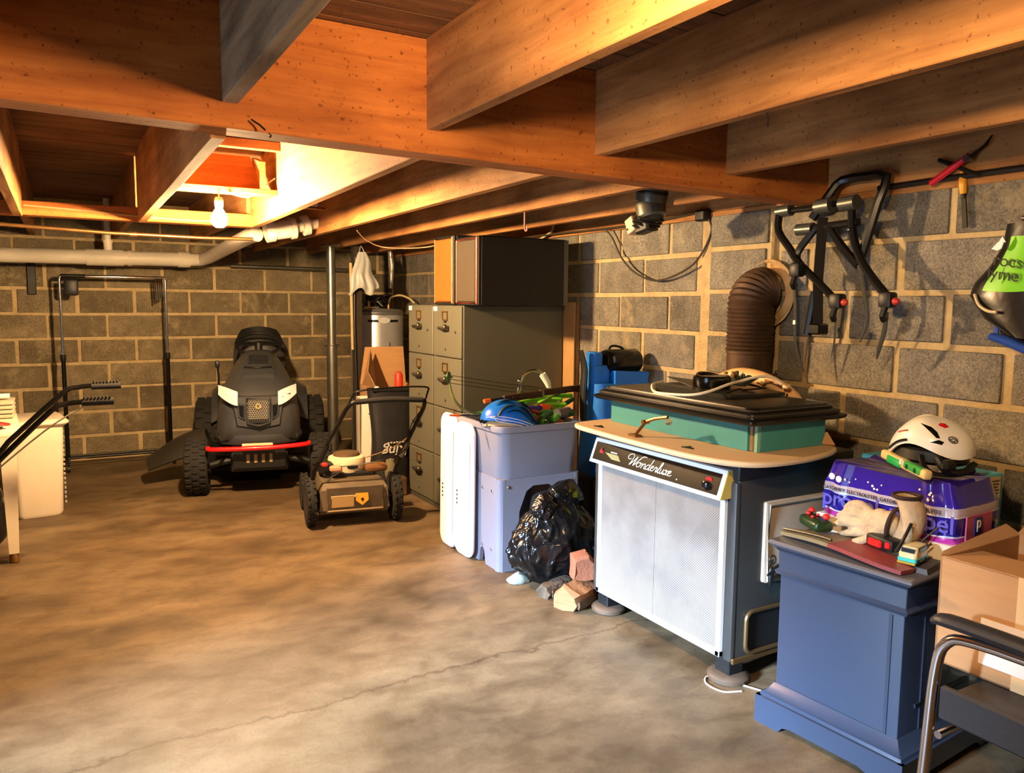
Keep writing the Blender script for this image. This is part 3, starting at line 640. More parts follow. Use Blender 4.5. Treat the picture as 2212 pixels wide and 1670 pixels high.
# rear fenders, dash, steering wheel, seat
for s in (-1,1):
    def fen(u, v, s=s):
        a = R(15+150*u); return (s*(.22+.15*v), 1.12-.33*math.cos(a), .30+.36*math.sin(a)**.8-.05*v*v)
    obj('fender', G().surf(fen,14,6,.008), HOODM, t)
obj('footwell', G().bb((-.30,.55,.30),(.30,1.0,.34),bev=.01), BLACK, t)
obj('dash', loft(G(), [[(-.20,.60,.50),(.20,.60,.50),(.16,.82,.50),(-.16,.82,.50)],[(-.13,.62,.90),(.13,.62,.90),(.09,.74,.94),(-.09,.74,.94)]]), BLACK, t)
sw = obj('steering_wheel', G().tube([(.17*math.cos(a*PI/12),.78+.15*math.sin(a*PI/12),1.0+.08*math.sin(a*PI/12)) for a in range(24)],.013,8,closed=True), BLACK, t)
obj('steering_hub', G().cyl((0,.76,.94),(0,.78,1.0),.03).box((0,.78,1.0),(.32,.035,.015),rx=R(28)), BLACK, sw)
SEAT = mat('seat_vinyl',(26,26,25),.42,bump=.08)
obj('seat_cushion', G().box((0,1.12,.70),(.42,.40,.11),bev=.05,seg=4), SEAT, t)
def sb(u, v):
    x = (u-.5)*2; z = .72+.40*v; w = .215*(1-.32*v**4); return (x*w, 1.30+.08*v-.035*math.cos(x*1.5)-.03*math.sin(v*PI), z-.03*x*x*v)
b_ = obj('seat_back', G().surf(sb,16,14,.07), SEAT, t)
obj('seat_roll', G().tube([(-.165,1.335,.99),(-.10,1.30,1.03),(0,1.285,1.04),(.10,1.30,1.03),(.165,1.335,.99)],.026,10,sm=4), SEAT, b_)
obj('seat_piping', G().tube([V(sb(k/10,.62))+V((0,-.004,0)) for k in range(11)],.006,6), mat('seat_edge',(70,66,60),.4), b_)
obj('control_lever', G().tube([(-.30,.72,.55),(-.30,.70,.74),(-.305,.68,.83)],.008,8), BLACK, t); obj('lever_knob', G().box((-.306,.675,.85),(.035,.025,.055),bev=.01,seg=2), BLACK, t)
# cutting deck and its side chute
obj('cutting_deck', G().lathe([(.50,.10),(.52,.13),(.50,.21),(.30,.23),(.0,.24)],32,T(0,.62,0)@Matrix.Scale(.86,4,(0,1,0))), BLACK, t)
def chute(u, v):
    x = -.36-.40*u; y = .28+.34*v; h = .33*(1-.62*u**1.6); return (x-.03*math.sin(v*PI), y+.06*u*(v-.5), .05+h*math.sin(PI*(.12+.76*v))**.6*(1) )
obj('discharge_chute', G().surf(chute,12,14,.012), mat('chute_plastic',(40,37,30),.5,var=.2), t)
obj('chute_wheel', G().lathe([(0,-.025),(.055,-.025),(.06,0),(.055,.025),(0,.025)],20,T(-.44,.22,.06)@Matrix.Rotation(PI/2,4,'Y')), mat('grey_roller',(120,112,100),.6), t)

# ================================================================ push mower seen from its handle side (local: rear -y)
t = thing('push_mower','dusty brown push mower with white engine standing before the filing cabinets','push mower',(1.515,4.70,0),R(-9))
DK = mat('dusty_deck',(108,94,74),.6,.2,var=.35,vscale=9,bump=.1)
secs = []
for z, w, y0, y1 in ((.075,.40,-.20,.34),(.10,.42,-.215,.35),(.22,.40,-.20,.33),(.255,.36,-.17,.30)):
    secs.append([(x*w/.4,y,z) for x,y in ((-.2,y0),(.2,y0),(.2,y1-.12),(.13,y1-.03),(0,y1),(-.13,y1-.03),(-.2,y1-.12))])
obj('deck', loft(G(), secs), DK, t, sharp=30)
fl_ = obj('rear_flap', G().box((0,-.225,.165),(.34,.012,.165),rx=R(8),bev=.006), DK, t)
obj('flap_rim', G().tube([(-.165,-.236,.10),(.165,-.236,.10),(.165,-.215,.235),(-.165,-.215,.235)],.007,6,closed=True), mat('flap_edge',(150,125,90),.5,.3), fl_)
obj('label_sheet', G().box((-.075,-.236,.155),(.13,.003,.07),rx=R(8)), mat('label_cream',(200,165,105),.6), fl_)
obj('label_stripe', G().box((-.07,-.2385,.185),(.15,.003,.014),rx=R(8)), mat('label_pale',(225,200,150),.6), fl_)
obj('warning_label', G().prism([(.0,.20),(.075,.20),(.078,.155),(.04,.125),(.002,.155)],.003,T(0,-.234,0)@FACE_MY), mat('label_yellow',(235,175,50),.55), fl_)
obj('warning_mark', G().prism([(.03,.165),(.045,.172),(.05,.16),(.04,.148)],.003,T(0,-.2365,0)@FACE_MY), BLACK, fl_)
for s in (-1,1): wheel(t,'rear_wheel',(s*.255,-.14,.145),.145,.058,22,.006,mat('wheel_tan',(150,125,92),.6))
for s in (-1,1): wheel(t,'front_wheel',(s*.245,.28,.115),.115,.05,20,.005,MATS['wheel_tan'])
obj('rear_axle', G().cyl((-.25,-.14,.145),(.25,-.14,.145),.012), DARKMET, t)
en = obj('engine_shroud', G().lathe([(.105,.25),(.118,.27),(.118,.345),(.112,.362),(.095,.37),(.06,.372)],28,T(.0,.10,.0)), mat('engine_white',(222,205,170),.45,var=.08), t)
obj('intake_screen', G().lathe([(.085,.37),(.08,.388),(.05,.396),(0,.398)],24,T(0,.10,0)), mat('rust_screen',(95,75,52),.7,.3,bump=.6), en)
obj('shroud_badge', G().prism([(.035*math.cos(a*PI/8),.014*math.sin(a*PI/8)) for a in range(16)],.003,T(.02,-.017,.315)@FACE_MY), DARKMET, en)
obj('engine_block', G().bb((-.16,-.02,.25),(.16,.22,.285),bev=.01).box((-.14,.06,.31),(.09,.12,.07),bev=.01), BLACK, t)
obj('primer', G().box((-.155,-.04,.345),(.035,.03,.025),bev=.006), mat('primer_red',(190,40,30),.5), t)
obj('air_filter', G().box((-.09,-.06,.32),(.075,.05,.035),bev=.01), mat('filter_pink',(196,140,110),.6), t)
obj('carburetor_bracket', G().tube([(-.05,-.05,.30),(-.12,-.10,.28),(-.16,-.13,.25)],.005,6), STEEL, t)
obj('muffler', G().box((.17,.02,.30),(.14,.09,.05),bev=.02,seg=2), mat('rust_muffler',(130,88,50),.7,.3,var=.3), t)
HX, HY = .40, .55
def hs(p): return (p[0]+HX*max(0,p[2]-.30), -.15+(p[1]+.15)*HY, p[2])
HP = [hs(p) for p in [(-.245,-.15,.16),(-.245,-.20,.34),(-.235,-.42,.66),(-.225,-.48,.735),(-.19,-.505,.765),(0,-.51,.772),(.19,-.505,.765),(.225,-.48,.735),(.235,-.42,.66),(.245,-.20,.34),(.245,-.15,.16)]]
h = obj('handle', G().tube(HP,.0125,10,sm=3), BLACKG, t)
obj('handle_grip', G().tube([hs(p) for p in [(-.20,-.503,.763),(0,-.512,.773),(.20,-.503,.763)]],.0165,10,sm=4), RUBBER, h)
obj('blade_bail', G().tube([hs(p) for p in [(-.225,-.44,.70),(-.225,-.47,.79),(-.20,-.48,.825),(0,-.485,.84),(.19,-.48,.838),(.22,-.46,.80),(.228,-.43,.67)]],.0055,8,sm=4), BLACKG, h)
for s in (-1,1): obj('handle_bolt', G().tube([hs((s*.245,-.24,.40)),hs((s*.242,-.30,.50))],.017,8), STEEL if s > 0 else BLACK, h)
obj('control_cable', G().tube([hs((.228,-.43,.70)),hs((.21,-.38,.60)),hs((.24,-.30,.44)),(.10,-.15,.36),(-.1,-.06,.33)],.0035,6,sm=5), BLACK, h)
obj('starter_cord', G().tube([(.10,.02,.36),hs((.17,-.15,.44)),hs((.235,-.33,.53))],.003,5,sm=4), mat('cord_tan',(150,120,80),.6), h)
# ================================================================ filing cabinets (fronts look to -X)
CAB = mat('cabinet_grey_green',(100,98,84),.5,.12,var=.05,vscale=3)
CABD = mat('cabinet_seam',(70,68,60),.6)
def cabinet(y0, label, depth=.72):
    t = thing('filing_cabinet', label, 'filing cabinet', (2.075,y0,0), group='filing cabinets side by side')
    W_, H_ = .415, 1.322
    obj('body', G().bb((.012,.002,0),(depth,W_-.002,H_),bev=.003), CAB, t)
    obj('kick', G().bb((.004,.004,.0),(.02,W_-.004,.03)), CABD, t)
    for k in range(4):
        z0 = .036+k*.322; z1 = z0+.316
        d = obj('drawer', G().bb((-.004,.006,z0),(.02,W_-.006,z1),bev=.004), CAB, t)
        yc = W_*.55
        h = obj('handle', G().tube([(-.004,yc+.055,z0+.18),(-.03,yc+.05,z0+.18),(-.036,yc,z0+.175),(-.03,yc-.03,z0+.18),(-.004,yc-.035,z0+.18)],[.006,.008,.010,.012,.014],8,sm=3), STEEL, d)
        obj('thumb_latch', G().ball((-.030,yc-.045,z0+.185),(.016,.018,.02),12,8), mat('latch_dark',(96,84,66),.35,.8), d)
        g = G(); fy, fz = yc, z0+.255
        g.box((-.007,fy,fz+.026),(.008,.075,.006)); g.box((-.007,fy,fz-.026),(.008,.075,.006)); g.box((-.007,fy+.035,fz),(.008,.006,.055)); g.box((-.007,fy-.035,fz),(.008,.006,.055))
        obj('label_holder', g, BRASS, d)
        obj('number_plate', G().box((-.0052,fy,z0+.218),(.003,.035,.010)), BLACK, d)
        obj('rivet', G().ball((-.004,yc+.0,z0+.045),(.004,.007,.009),8,6), DARKMET, d)
    obj('lock', G().cyl((0,.07,1.16),(-.012,.07,1.16),.009,seg=12), CHROME, t)
    obj('sticker', G().box((-.0055,W_-.04,1.30),(.002,.05,.028)), mat('sticker_white',(240,240,236),.6), t)
    return t
cabinet(4.665,'grey-green filing cabinet next to the water heater, farther of the pair')
cabinet(4.248,'grey-green filing cabinet behind the utility sink, nearer of the pair')
# speakers on top
SPK = mat('speaker_black',(30,29,26),.6,var=.2)
def speaker(y0, y1, h, depth, front_m, frame_m, label, x0=2.06):
    w = y1-y0; t = thing('loudspeaker', label, 'speaker', (x0,y0,1.323))
    obj('cabinet_box', G().bb((.03,0,0),(depth,w,h),bev=.006), SPK, t)
    obj('grille_cloth', G().bb((.0,.022,.022),(.022,w-.022,h-.022),bev=.006), front_m, t)
    obj('grille_frame', G().tube([(.012,.014,.014),(.012,w-.014,.014),(.012,w-.014,h-.014),(.012,.014,h-.014)],.009,6,closed=True), frame_m, t)
    obj('front_baffle', G().bb((.014,.002,.002),(.034,w-.002,h-.002),bev=.004), SPK, t)
    obj('corner_strip', G().box((depth-.01,.0,h/2),(.03,.006,h*.98)), mat('strip_grey',(92,88,80),.5), t)
speaker(4.36,4.64,.425,.50,mat('grille_orange',(182,86,22),.75,var=.12,bump=.15,bscale=200),mat('frame_tan',(150,110,60),.5),'loudspeaker with orange front on the filing cabinets')
speaker(4.035,4.325,.40,.62,mat('grille_taupe',(74,62,48),.85,bump=.2,bscale=220),mat('frame_red',(196,66,46),.45),'big dark loudspeaker with red-framed taupe front on the filing cabinets')
# small things on the cabinet top and the boards behind
one('tape_roll', G().lathe([(.03,0),(.05,0),(.05,.035),(.03,.035),(.03,0)],20,caps=False), mat('tape_tan',(140,105,70),.5), 'small tape roll on the cabinet top beside the speaker', 'tape roll', (2.735,4.45,1.323))
one('paper_cup', G().lathe([(.02,0),(.028,.05),(.026,.05),(.018,.004)],16), mat('cup_white',(225,225,225),.5), 'little white cup on the rear edge of the cabinet top', 'cup', (2.755,4.30,1.323))
t = thing('folded_board','tan boards leaning between filing cabinet and block wall','board',(2.803,4.13,0))
obj('board', G().bb((.0,0,0),(.012,.30,1.35),bev=.002), mat('board_tan',(172,132,84),.7,var=.1), t)
obj('board', G().bb((.018,.0,0),(.042,.32,1.345),bev=.002), mat('board_brown',(150,112,72),.75,var=.2), t)

# ================================================================ cardboard box, grass bag and white panel between mower and cabinets
t = thing('cardboard_box','open cardboard box with raised flaps behind the black grass bag','box',(2.20,5.55,0))
obj('carton_stand', G().bb((-.20,.0,0),(.18,.36,.46),bev=.004), CARD, t)
for a, b in (((-.20,-.0,.46),(.18,.012,.70)),((-.20,.35,.46),(.18,.362,.70)),((-.20,0,.46),(-.188,.36,.70)),((.168,0,.46),(.18,.36,.70))): obj('side', G().bb(a,b), CARD, t)
obj('flap', G().hexa([(-.20,.0,.70),(-.19,.0,.70),(-.19,.30,.70),(-.20,.30,.70),(-.27,-.02,.83),(-.265,-.02,.83),(-.13,.30,.97),(-.135,.30,.97)]), CARD, t)
obj('flap', G().hexa([(-.20,.35,.70),(.18,.35,.70),(.18,.36,.70),(-.20,.36,.70),(-.14,.40,.985),(.18,.40,.985),(.18,.408,.985),(-.14,.408,.985)]), CARD, t)
one('red_can', G().lathe([(.03,0),(.032,.02),(.032,.15),(.02,.175),(.008,.18)],18), mat('can_red',(220,60,40),.4), 'bright red can poking out of the open cardboard box', 'can', (2.225,5.66,.63))
t = thing('white_plank','narrow white painted panel standing upright left of the grass bag','panel',(1.885,5.42,0))
obj('panel', G().hexa([(-.05,0,0),(.06,0,0),(.06,.03,0),(-.05,.03,0),(-.06,.02,.66),(.06,.02,.66),(.06,.05,.66),(-.06,.05,.66)]), mat('panel_white',(236,226,210),.5,var=.04), t)
obj('edge_strip', G().bb((-.068,-.005,0),(-.054,.035,.655)), mat('panel_grey',(165,155,140),.5), t)
obj('latch_hole', G().box((.03,.016,.53),(.022,.006,.012)), BLACK, t)
t = thing('grass_bag','black fabric grass catcher bag with pale upside-down lettering','grass bag',(2.02,5.30,0))
def gb(u, v):
    a = 2*PI*u; w = (.125+.055*v-.02*math.sin(PI*v))*(1.12-.12*v); z = .05+.665*v
    cx, sy = math.cos(a), math.sin(a)
    return (.03*v+w*math.copysign(abs(cx)**.5,cx)-.015, .07*math.copysign(abs(sy)**.6,sy)+.012*math.sin(7*v+3*u), z+.012*math.sin(a*2+1)*v)
NYL = mat('black_nylon',(34,33,36),.6,var=.35,vscale=6,bump=.25,bscale=25)
obj('bag_cloth', G().surf(gb,40,18,closeu=True).box((0,0,.06),(.22,.10,.02)), NYL, t)
obj('bag_top', G().box((.01,0,.715),(.33,.13,.012),bev=.005), NYL, t)
obj('bag_rim', G().tube([(-.15,-.06,.72),(.17,-.06,.71),(.17,.06,.71),(-.15,.06,.72)],.010,8,closed=True), BLACK, t)
obj('rim_clip', G().ball((-.12,-.05,.735),(.02,.012,.015),10,6), WHITEP, t)
PT = mat('pale_print',(205,200,190),.6)
text('lettering','King',.105,PT,t,(.10,-.088,.32),(R(90),R(180),0),shear=.2,bold=.001)
text('lettering','I',.105,PT,t,(.155,-.088,.32),(R(90),R(180),0),shear=.2,bold=.001)
g = G()
for k in range(9): g.box((.125-.022*k,-.0885,.345+.002*(k%2)),(.014,.002,.010))
obj('small_print', g, PT, t)
t = thing('oddment_crate','rust-brown crate on the floor below the grass bag','crate',(2.02,5.08,0))
obj('crate', G().bb((-.17,-.05,0),(.02,.10,.13),bev=.01), mat('rust_brown',(92,66,42),.8,var=.4,bump=.3), t)
one('glass_jar', G().lathe([(.035,.0),(.04,.01),(.04,.09),(.03,.11),(.03,.125)],16), mat('jar_glass',(150,140,115),.15,trans=.4), 'dusty glass jar standing on the rust-brown crate', 'jar', (1.93,5.08,.131))
# ================================================================ folding tables leaning on the sink, utility sink and its contents
TW = mat('table_white',(240,240,244),.45)
def fold_table(loc, label, W_, L):
    t = thing('folding_table', label, 'folding table', loc, group='folded white tables leaning on the sink'); t.rotation_euler = (0,R(.6),0)
    P_ = rrect(W_,L,.05)
    obj('top', G().prism(P_,.026,T(.026,0,L/2)@FACE_MX), TW, t)
    obj('lip', G().tube([(.013,-y,L/2+z) for y,z in P_],.013,8,closed=True), TW, t)
    for k in range(4): obj('vent_hole', G().box((-.001,W_/2-.03,.26+.022*k),(.003,.010,.010)), BLACK, t)
    obj('edge_seam', G().tube([(-.002,-W_/2+.012,.08),(-.002,-W_/2+.012,L-.08)],.003,6), mat('table_seam',(190,190,198),.5), t)
    return t
fold_table((1.794,3.86,.014),'white folding table, farther one of two leaning beside the sink',.175,.715)
fold_table((1.794,3.668,.014),'white folding table pressed against the grey sink, nearer of the two',.19,.69)
SINK = mat('sink_grey',(128,130,146),.5,var=.06,vscale=5)
t = thing('utility_sink','grey plastic laundry sink on moulded legs, heaped with toys','sink',(2.075,3.58,0))
SW, SD, SH = .49, .52, .735
secs = []
for z, k in ((.46,.90),(.475,.935),(.70,.985),(.705,1.03),(.725,1.035),(.735,1.02)): secs.append([(x,y,z) for x,y in rrect(SW*k,SD*k,.06,6)])
for z, k in ((.735,.95),(.72,.94),(.60,.92),(.50,.88)): secs.append([(x,y,z) for x,y in rrect(SW*k,SD*k,.05,6)])
obj('basin', loft(G(), secs), SINK, t)
# legs: front face panel with an arch, side panels with small foot notches
def legpanel(w, arch):
    h = .47; a = arch; p = [(-w/2,0),(-w/2+.0,h),(w/2,h),(w/2,0),(w/2-a,0)]
    if a < w/2-.03:
        p += [(w/2-a-.01,.30),(w/2-a-.05,.40),(w/2-a-.09,.425),(-w/2+a+.09,.425),(-w/2+a+.05,.40),(-w/2+a+.01,.30)]
    p += [(-w/2+a,0)]
    return p
fw_ = SW*.90
obj('front_leg_panel', G().prism(legpanel(fw_,.085)[::-1],.02,T(0,-SD*.44,0)@FACE_MY), SINK, t)
obj('back_leg_panel', G().prism(legpanel(fw_,.085)[::-1],.02,T(0,SD*.44+.02,0)@FACE_MY), SINK, t)
sd_ = [(-.22,0),(-.22,.47),(.22,.47),(.22,0),(.09,0),(.075,.07),(.055,.085),(.035,.07),(.02,0)]
for s in (-1,1):
    obj('side_leg_panel', G().prism(sd_[::-1] if s<0 else sd_[::-1],.022,T(s*SW*.45+.01,0,0)@FACE_MX), SINK, t)
for s, y in ((-1,-.2),(-1,.2)):
    obj('corner_post', G().cyl((-SW*.425,-SD*.41,0),(-SW*.43,-SD*.42,.47),.032), SINK, t); break
obj('corner_post', G().cyl((SW*.425,-SD*.41,0),(SW*.43,-SD*.42,.47),.032), SINK, t)
for z in (.40,.10):
    for y in (-.16,-.06,.04,.14): obj('bolt', G().ball((-SW*.45-.014,y,z-.01*abs(y)),(.006,.009,.009),10,6), CHROME, t)
for x in (-.19,.19): obj('bolt', G().ball((x,-SD*.44-.022,.43),(.009,.006,.009),10,6), CHROME, t)
fc = obj('faucet', G().tube([(.14,.22,.72),(.14,.22,.86),(.145,.215,.90),(.165,.20,.945),(.205,.18,.965),(.25,.165,.95),(.28,.155,.91),(.29,.15,.87)],[.011,.011,.008,.008,.008,.009,.009,.009],10,sm=4), CHROME, t)
for z in (.86,.905): obj('joint', G().ball((.14,.22,z),.013,10,8), CHROME, fc)
obj('spray_head', G().tube([(.255,.163,.945),(.285,.153,.895),(.295,.148,.86)],[.020,.019,.012],12), mat('faucet_white',(235,235,230),.35), fc)
obj('spout_tip', G().tube([(.295,.148,.865),(.315,.14,.80)],[.011,.009],10), CHROME, fc)
# --- contents
SX, SY, SZ = 2.075, 3.58, .735
one('toy_tub', G().bb((-.19,-.20,0),(.19,.20,.16),bev=.02), mat('crate_dark_green',(30,48,34),.7,var=.3), 'dark green tub sunk inside the sink under the toys', 'tub', (SX,SY,.50))
BLU = mat('helmet_blue',(20,104,206),.28,coat=.5)
t = thing('bike_helmet','glossy blue bike helmet with dark vents on the sink rim','helmet',(SX-.135,SY-.15,SZ-.022),rot=(R(-12),R(6),R(-8))); t.scale = (1.12,1.12,1.12)
def hel(u, v):
    a = 2*PI*u; b = PI/2*v; k = math.cos(b); return (.135*math.cos(a)*k, .10*math.sin(a)*k, .012+.115*math.sin(b)-.02*math.cos(a)*k*.6)
sh = obj('shell', G().surf(hel,36,12,.012,closeu=True), BLU, t)
for k, (x0, x1, y, zz, w) in enumerate(((-.10,.00,-.075,.075,.017),(.01,.11,-.074,.068,.017),(-.085,.01,-.045,.108,.011),(.02,.10,-.045,.10,.011),(-.05,.07,-.088,.04,.012))):
    xm = (x0+x1)/2
    pts = []
    for q in range(9):
        f = q/8; x = x0+(x1-x0)*f; yy = y; r2 = 1-(x/.135)**2-(yy/.10)**2; z = .012+.115*math.sqrt(max(r2,.02))-.012*x/.135; pts.append((x,yy-.005,z+.004))
    obj('vent', G().tube(pts,[.002,w*.6,w,w*.6,.002],8,flat=.35), mat('vent_dark',(12,16,24),.5), sh)
for k in range(3): obj('stripe', G().tube([(-.125+.012*k,-.035-.02*k,.035),(-.08,-.082,.04-.012*k),(.0,-.099,.03-.012*k),(.08,-.085,.012-.01*k)],.0035,6,sm=4,flat=.5), mat('stripe_white',(235,235,235),.4), sh)
obj('inner_foam', G().lathe([(.0,.06),(.08,.05),(.115,.01),(.12,.0),(.10,-.005)],24,Matrix.Scale(.74,4,(0,1,0))), mat('foam_tan',(190,160,120),.8), t)
# compound bow standing behind, its limb curving above the rim
LIME = mat('lime_green',(110,190,40),.4,var=.15)
DGRN = mat('deep_green',(34,84,40),.4,var=.3)
t = thing('compound_bow','green compound bow with wheel cam rising from the sink','bow',(SX,SY,SZ))
lb = obj('limb', G().tube([(-.37,.06,.235),(-.365,.055,.17),(-.345,.04,.10),(-.29,.02,.05),(-.22,.0,.03),(-.10,-.02,.02)],[.006,.009,.012,.013,.014,.016],8,sm=4,flat=.6), mat('limb_olive',(112,122,70),.4,var=.4,vscale=18), t)
obj('riser', G().tube([(-.14,-.02,.025),(0,.0,.03),(.13,.04,.05),(.30,.08,.08),(.40,.10,.13)],[.014,.018,.018,.013,.008],8,sm=4,flat=.7), LIME, t)
cm = obj('cam_wheel', G().lathe([(.008,-.005),(.028,-.005),(.031,0),(.028,.005),(.008,.005),(.008,-.005)],20,T(-.372,.06,.225)@Matrix.Rotation(PI/2,4,'X')@Matrix.Rotation(R(50),4,'Y'),caps=False), DGRN, t)
obj('cam_spoke', G().box((-.372,.06,.225),(.056,.006,.008),rz=R(20)).box((-.372,.06,.225),(.008,.006,.056)), DGRN, cm)
for k in range(3): obj('bow_string', G().tube([(-.365,.06,.235-.02*k),(.0,.10,.17-.02*k),(.36,.12,.12-.012*k)],.0015,5), BLACK, t)
# toy rifle laid across
t = thing('toy_rifle','long dark brown toy rifle with orange tip across the sink','toy rifle',(SX,SY,SZ+.075),rot=(0,R(-3),R(4)))
WBR = mat('dark_walnut',(58,36,24),.45,var=.4,vscale=20,stretch=(1,6,6))
obj('barrel', G().cyl((-.20,-.05,.045),(.02,-.05,.048),.008), BLACK, t); obj('muzzle_tip', G().cyl((-.235,-.05,.045),(-.20,-.05,.045),.011), mat('tip_orange',(240,96,36),.45), t)
obj('fore_stock', G().box((.0,-.05,.045),(.24,.028,.036),bev=.008,seg=2), WBR, t); obj('receiver', G().box((.22,-.05,.050),(.22,.026,.034),bev=.006,seg=2), WBR, t)
obj('butt_stock', G().hexa([(.32,-.064,.035),(.52,-.064,.005),(.52,-.036,.005),(.32,-.036,.035),(.32,-.064,.066),(.52,-.064,.066),(.52,-.036,.066),(.32,-.036,.066)]), WBR, t)
obj('band', G().box((.125,-.05,.046),(.012,.031,.04)), STEEL, t)
for x in (-.07,-.02,.24,.29,.31): obj('rivet', G().ball((x,-.065,.05),.004,8,6), STEEL, t)
# toy blaster
t = thing('toy_blaster','purple and orange toy blaster lying on the heap','toy blaster',(SX+.05,SY-.02,SZ+.02),rot=(0,R(4),R(8)))
obj('body', G().prism([(-.09,.045),(.02,.055),(.04,.035),(.035,.0),(-.02,.0),(-.05,.015),(-.09,.02)],.035,T(0,-.06,0)@FACE_MY), mat('blaster_purple',(62,40,150),.35), t)
obj('front_shell', G().prism([(.015,.06),(.075,.06),(.08,.0),(.035,-.01),(.03,.02)],.042,T(0,-.056,0)@FACE_MY), mat('blaster_orange',(245,92,30),.4), t)
obj('nozzle', G().cyl((.08,-.075,.025),(.125,-.075,.025),.014), BLACK, t); obj('nozzle_tip', G().prism([(.11,.01),(.135,.03),(.13,.045),(.10,.035)],.02,T(0,-.065,0)@FACE_MY), MATS['blaster_orange'], t)
t = thing('toy_pistol','white and grey toy pistol beside the purple blaster','toy pistol',(SX-.06,SY-.03,SZ+.03),rot=(0,0,R(12)))
obj('slide', G().box((0,-.05,.03),(.12,.03,.03),bev=.006), mat('pistol_white',(214,208,196),.4), t); obj('grip', G().hexa([(-.055,-.065,-.02),(-.02,-.065,-.02),(-.02,-.035,-.02),(-.055,-.035,-.02),(-.045,-.065,.02),(-.005,-.065,.02),(-.005,-.035,.02),(-.045,-.035,.02)]), MATS['pistol_white'], t)
obj('barrel', G().cyl((.05,-.05,.034),(.11,-.05,.034),.010), STEEL, t)
# green sticks / tubes
for (a, b, r_, m_, lab) in (((-.26,-.10,.028),(-.13,-.16,.006),.012,LIME,'lime green foam bar poking over the sink corner'),((.10,-.13,.02),(.34,-.02,.085),.016,LIME,'bright lime ruler-like bar slanting up to the right in the sink'),((.02,-.18,.005),(.30,.06,.06),.012,DGRN,'deep green tube under the lime bar in the sink'),((-.18,-.02,.03),(.02,-.12,.012),.010,LIME,'pale green tube behind the blue helmet')):
    A, B = V(a), V(b); q = (B-A); t = thing('toy_sword', lab, 'toy', V((SX,SY,SZ))+A)
    obj('blade', G().tube([(0,0,0),q*.7],r_,6,flat=.7), m_, t, sharp=20); obj('grip', G().tube([q*.68,q],r_*.8,8), DGRN if m_ is LIME else LIME, t)
t = thing('arrow','thin arrow with orange point sticking out left of the sink','arrow',(SX,SY,SZ))
obj('shaft', G().cyl((-.36,-.04,.04),(.02,-.10,.02),.0035,seg=8), BLACK, t); obj('point', G().cyl((-.41,-.032,.043),(-.36,-.04,.04),.005,.008,seg=10), MATS['tip_orange'], t)
t = thing('black_bat','stubby black stick across the sink corner and folding tables','stick',(SX-.245,SY-.12,SZ+.005))
obj('stick', G().tube([(-.05,-.02,.012),(.10,-.02,.052)],.008,8), BLACK, t)
obj('stick_end', G().ball((.10,-.02,.052),.011,10,8), BLACK, t)
rn = random.Random(21)
cols = [('brown leaf-coloured toy figure',(120,70,36)),('dark green toy soldier',(40,80,38)),('rust red toy block',(140,50,30)),('olive toy car',(88,96,46)),('bottle green toy bottle',(30,96,56)),('grey toy wheel',(90,90,86))]
for k, (lab, c) in enumerate(cols):
    x, y = .02+.06*(k%4)+rn.uniform(-.01,.01), -.17+.05*(k//3); t = thing('small_toy', lab+' heaped at the front of the sink', 'toy', (SX+x,SY+y,SZ-.04), rn.uniform(0,3))
    mm = mat('toy_%d'%k,c,.4); obj('body', G().lathe([(.018,0),(.026,.01),(.03,.03),(.018,.05),(.02,.06),(.008,.075)],12), mm, t); obj('arm', G().tube([(-.035,0,.035),(0,0,.05),(.035,.0,.04)],.008,6,sm=3), mm, t)
for k, (x0, y0, z0, x1, y1, z1, r_, m_, lab) in enumerate((
    (-.02,-.10,.03,.24,-.18,.03,.014,DGRN,'dark green tube across the middle of the sink heap'),(.08,-.02,.05,.24,-.10,.07,.012,LIME,'short lime tube right of the orange blaster'),
    (.0,-.22,.0,.10,-.16,.035,.015,DGRN,'green stub at the front rim of the sink'),(.10,-.20,.012,.22,-.13,.03,.016,mat('leaf_green',(70,140,50),.4),'leaf green tube at the right front of the sink'),
    (-.02,.05,.06,.36,.02,.10,.013,LIME,'long lime limb reaching over the right end of the sink'),(.02,.08,.05,.34,.12,.09,.012,DGRN,'long dark green limb behind the lime one'),(.06,-.08,.055,.33,.06,.115,.009,mat('olive_toy',(96,120,40),.4),'olive stick slanting up under the toy rifle'),
    (-.22,.06,.02,-.04,.0,.055,.012,DGRN,'dark green tube at the left back of the sink'),
    (.14,.02,.07,.26,-.04,.09,.008,LIME,'thin lime strip high in the heap'),(-.06,-.10,.045,.05,-.14,.04,.010,mat('dark_red_toy',(120,36,28),.4),'dark red tube behind the blue helmet'))):
    t = thing('toy_tube', lab, 'toy', (SX+x0,SY+y0,SZ+z0)); q = V((x1-x0,y1-y0,z1-z0))
    obj('tube', G().tube([(0,0,0),q*.5+V((0,0,.012)),q],r_,8,sm=3), m_, t); obj('ring', G().tube([q*.15,q*.22],r_*1.2,8), DGRN if m_ is LIME else LIME, t)
t = thing('grey_tube','grey bottle lying at the right end of the sink','bottle',(SX+.19,SY-.16,SZ+.005),R(20))
obj('bottle_body', G().lathe([(.0,-.06),(.026,-.06),(.028,-.05),(.028,.04),(.012,.06)],16,T(0,0,.03)@Matrix.Rotation(PI/2,4,'Y')), mat('bottle_grey',(80,80,84),.25), t); obj('cap', G().cyl((.06,0,.03),(.08,0,.03),.012), BLACK, t)
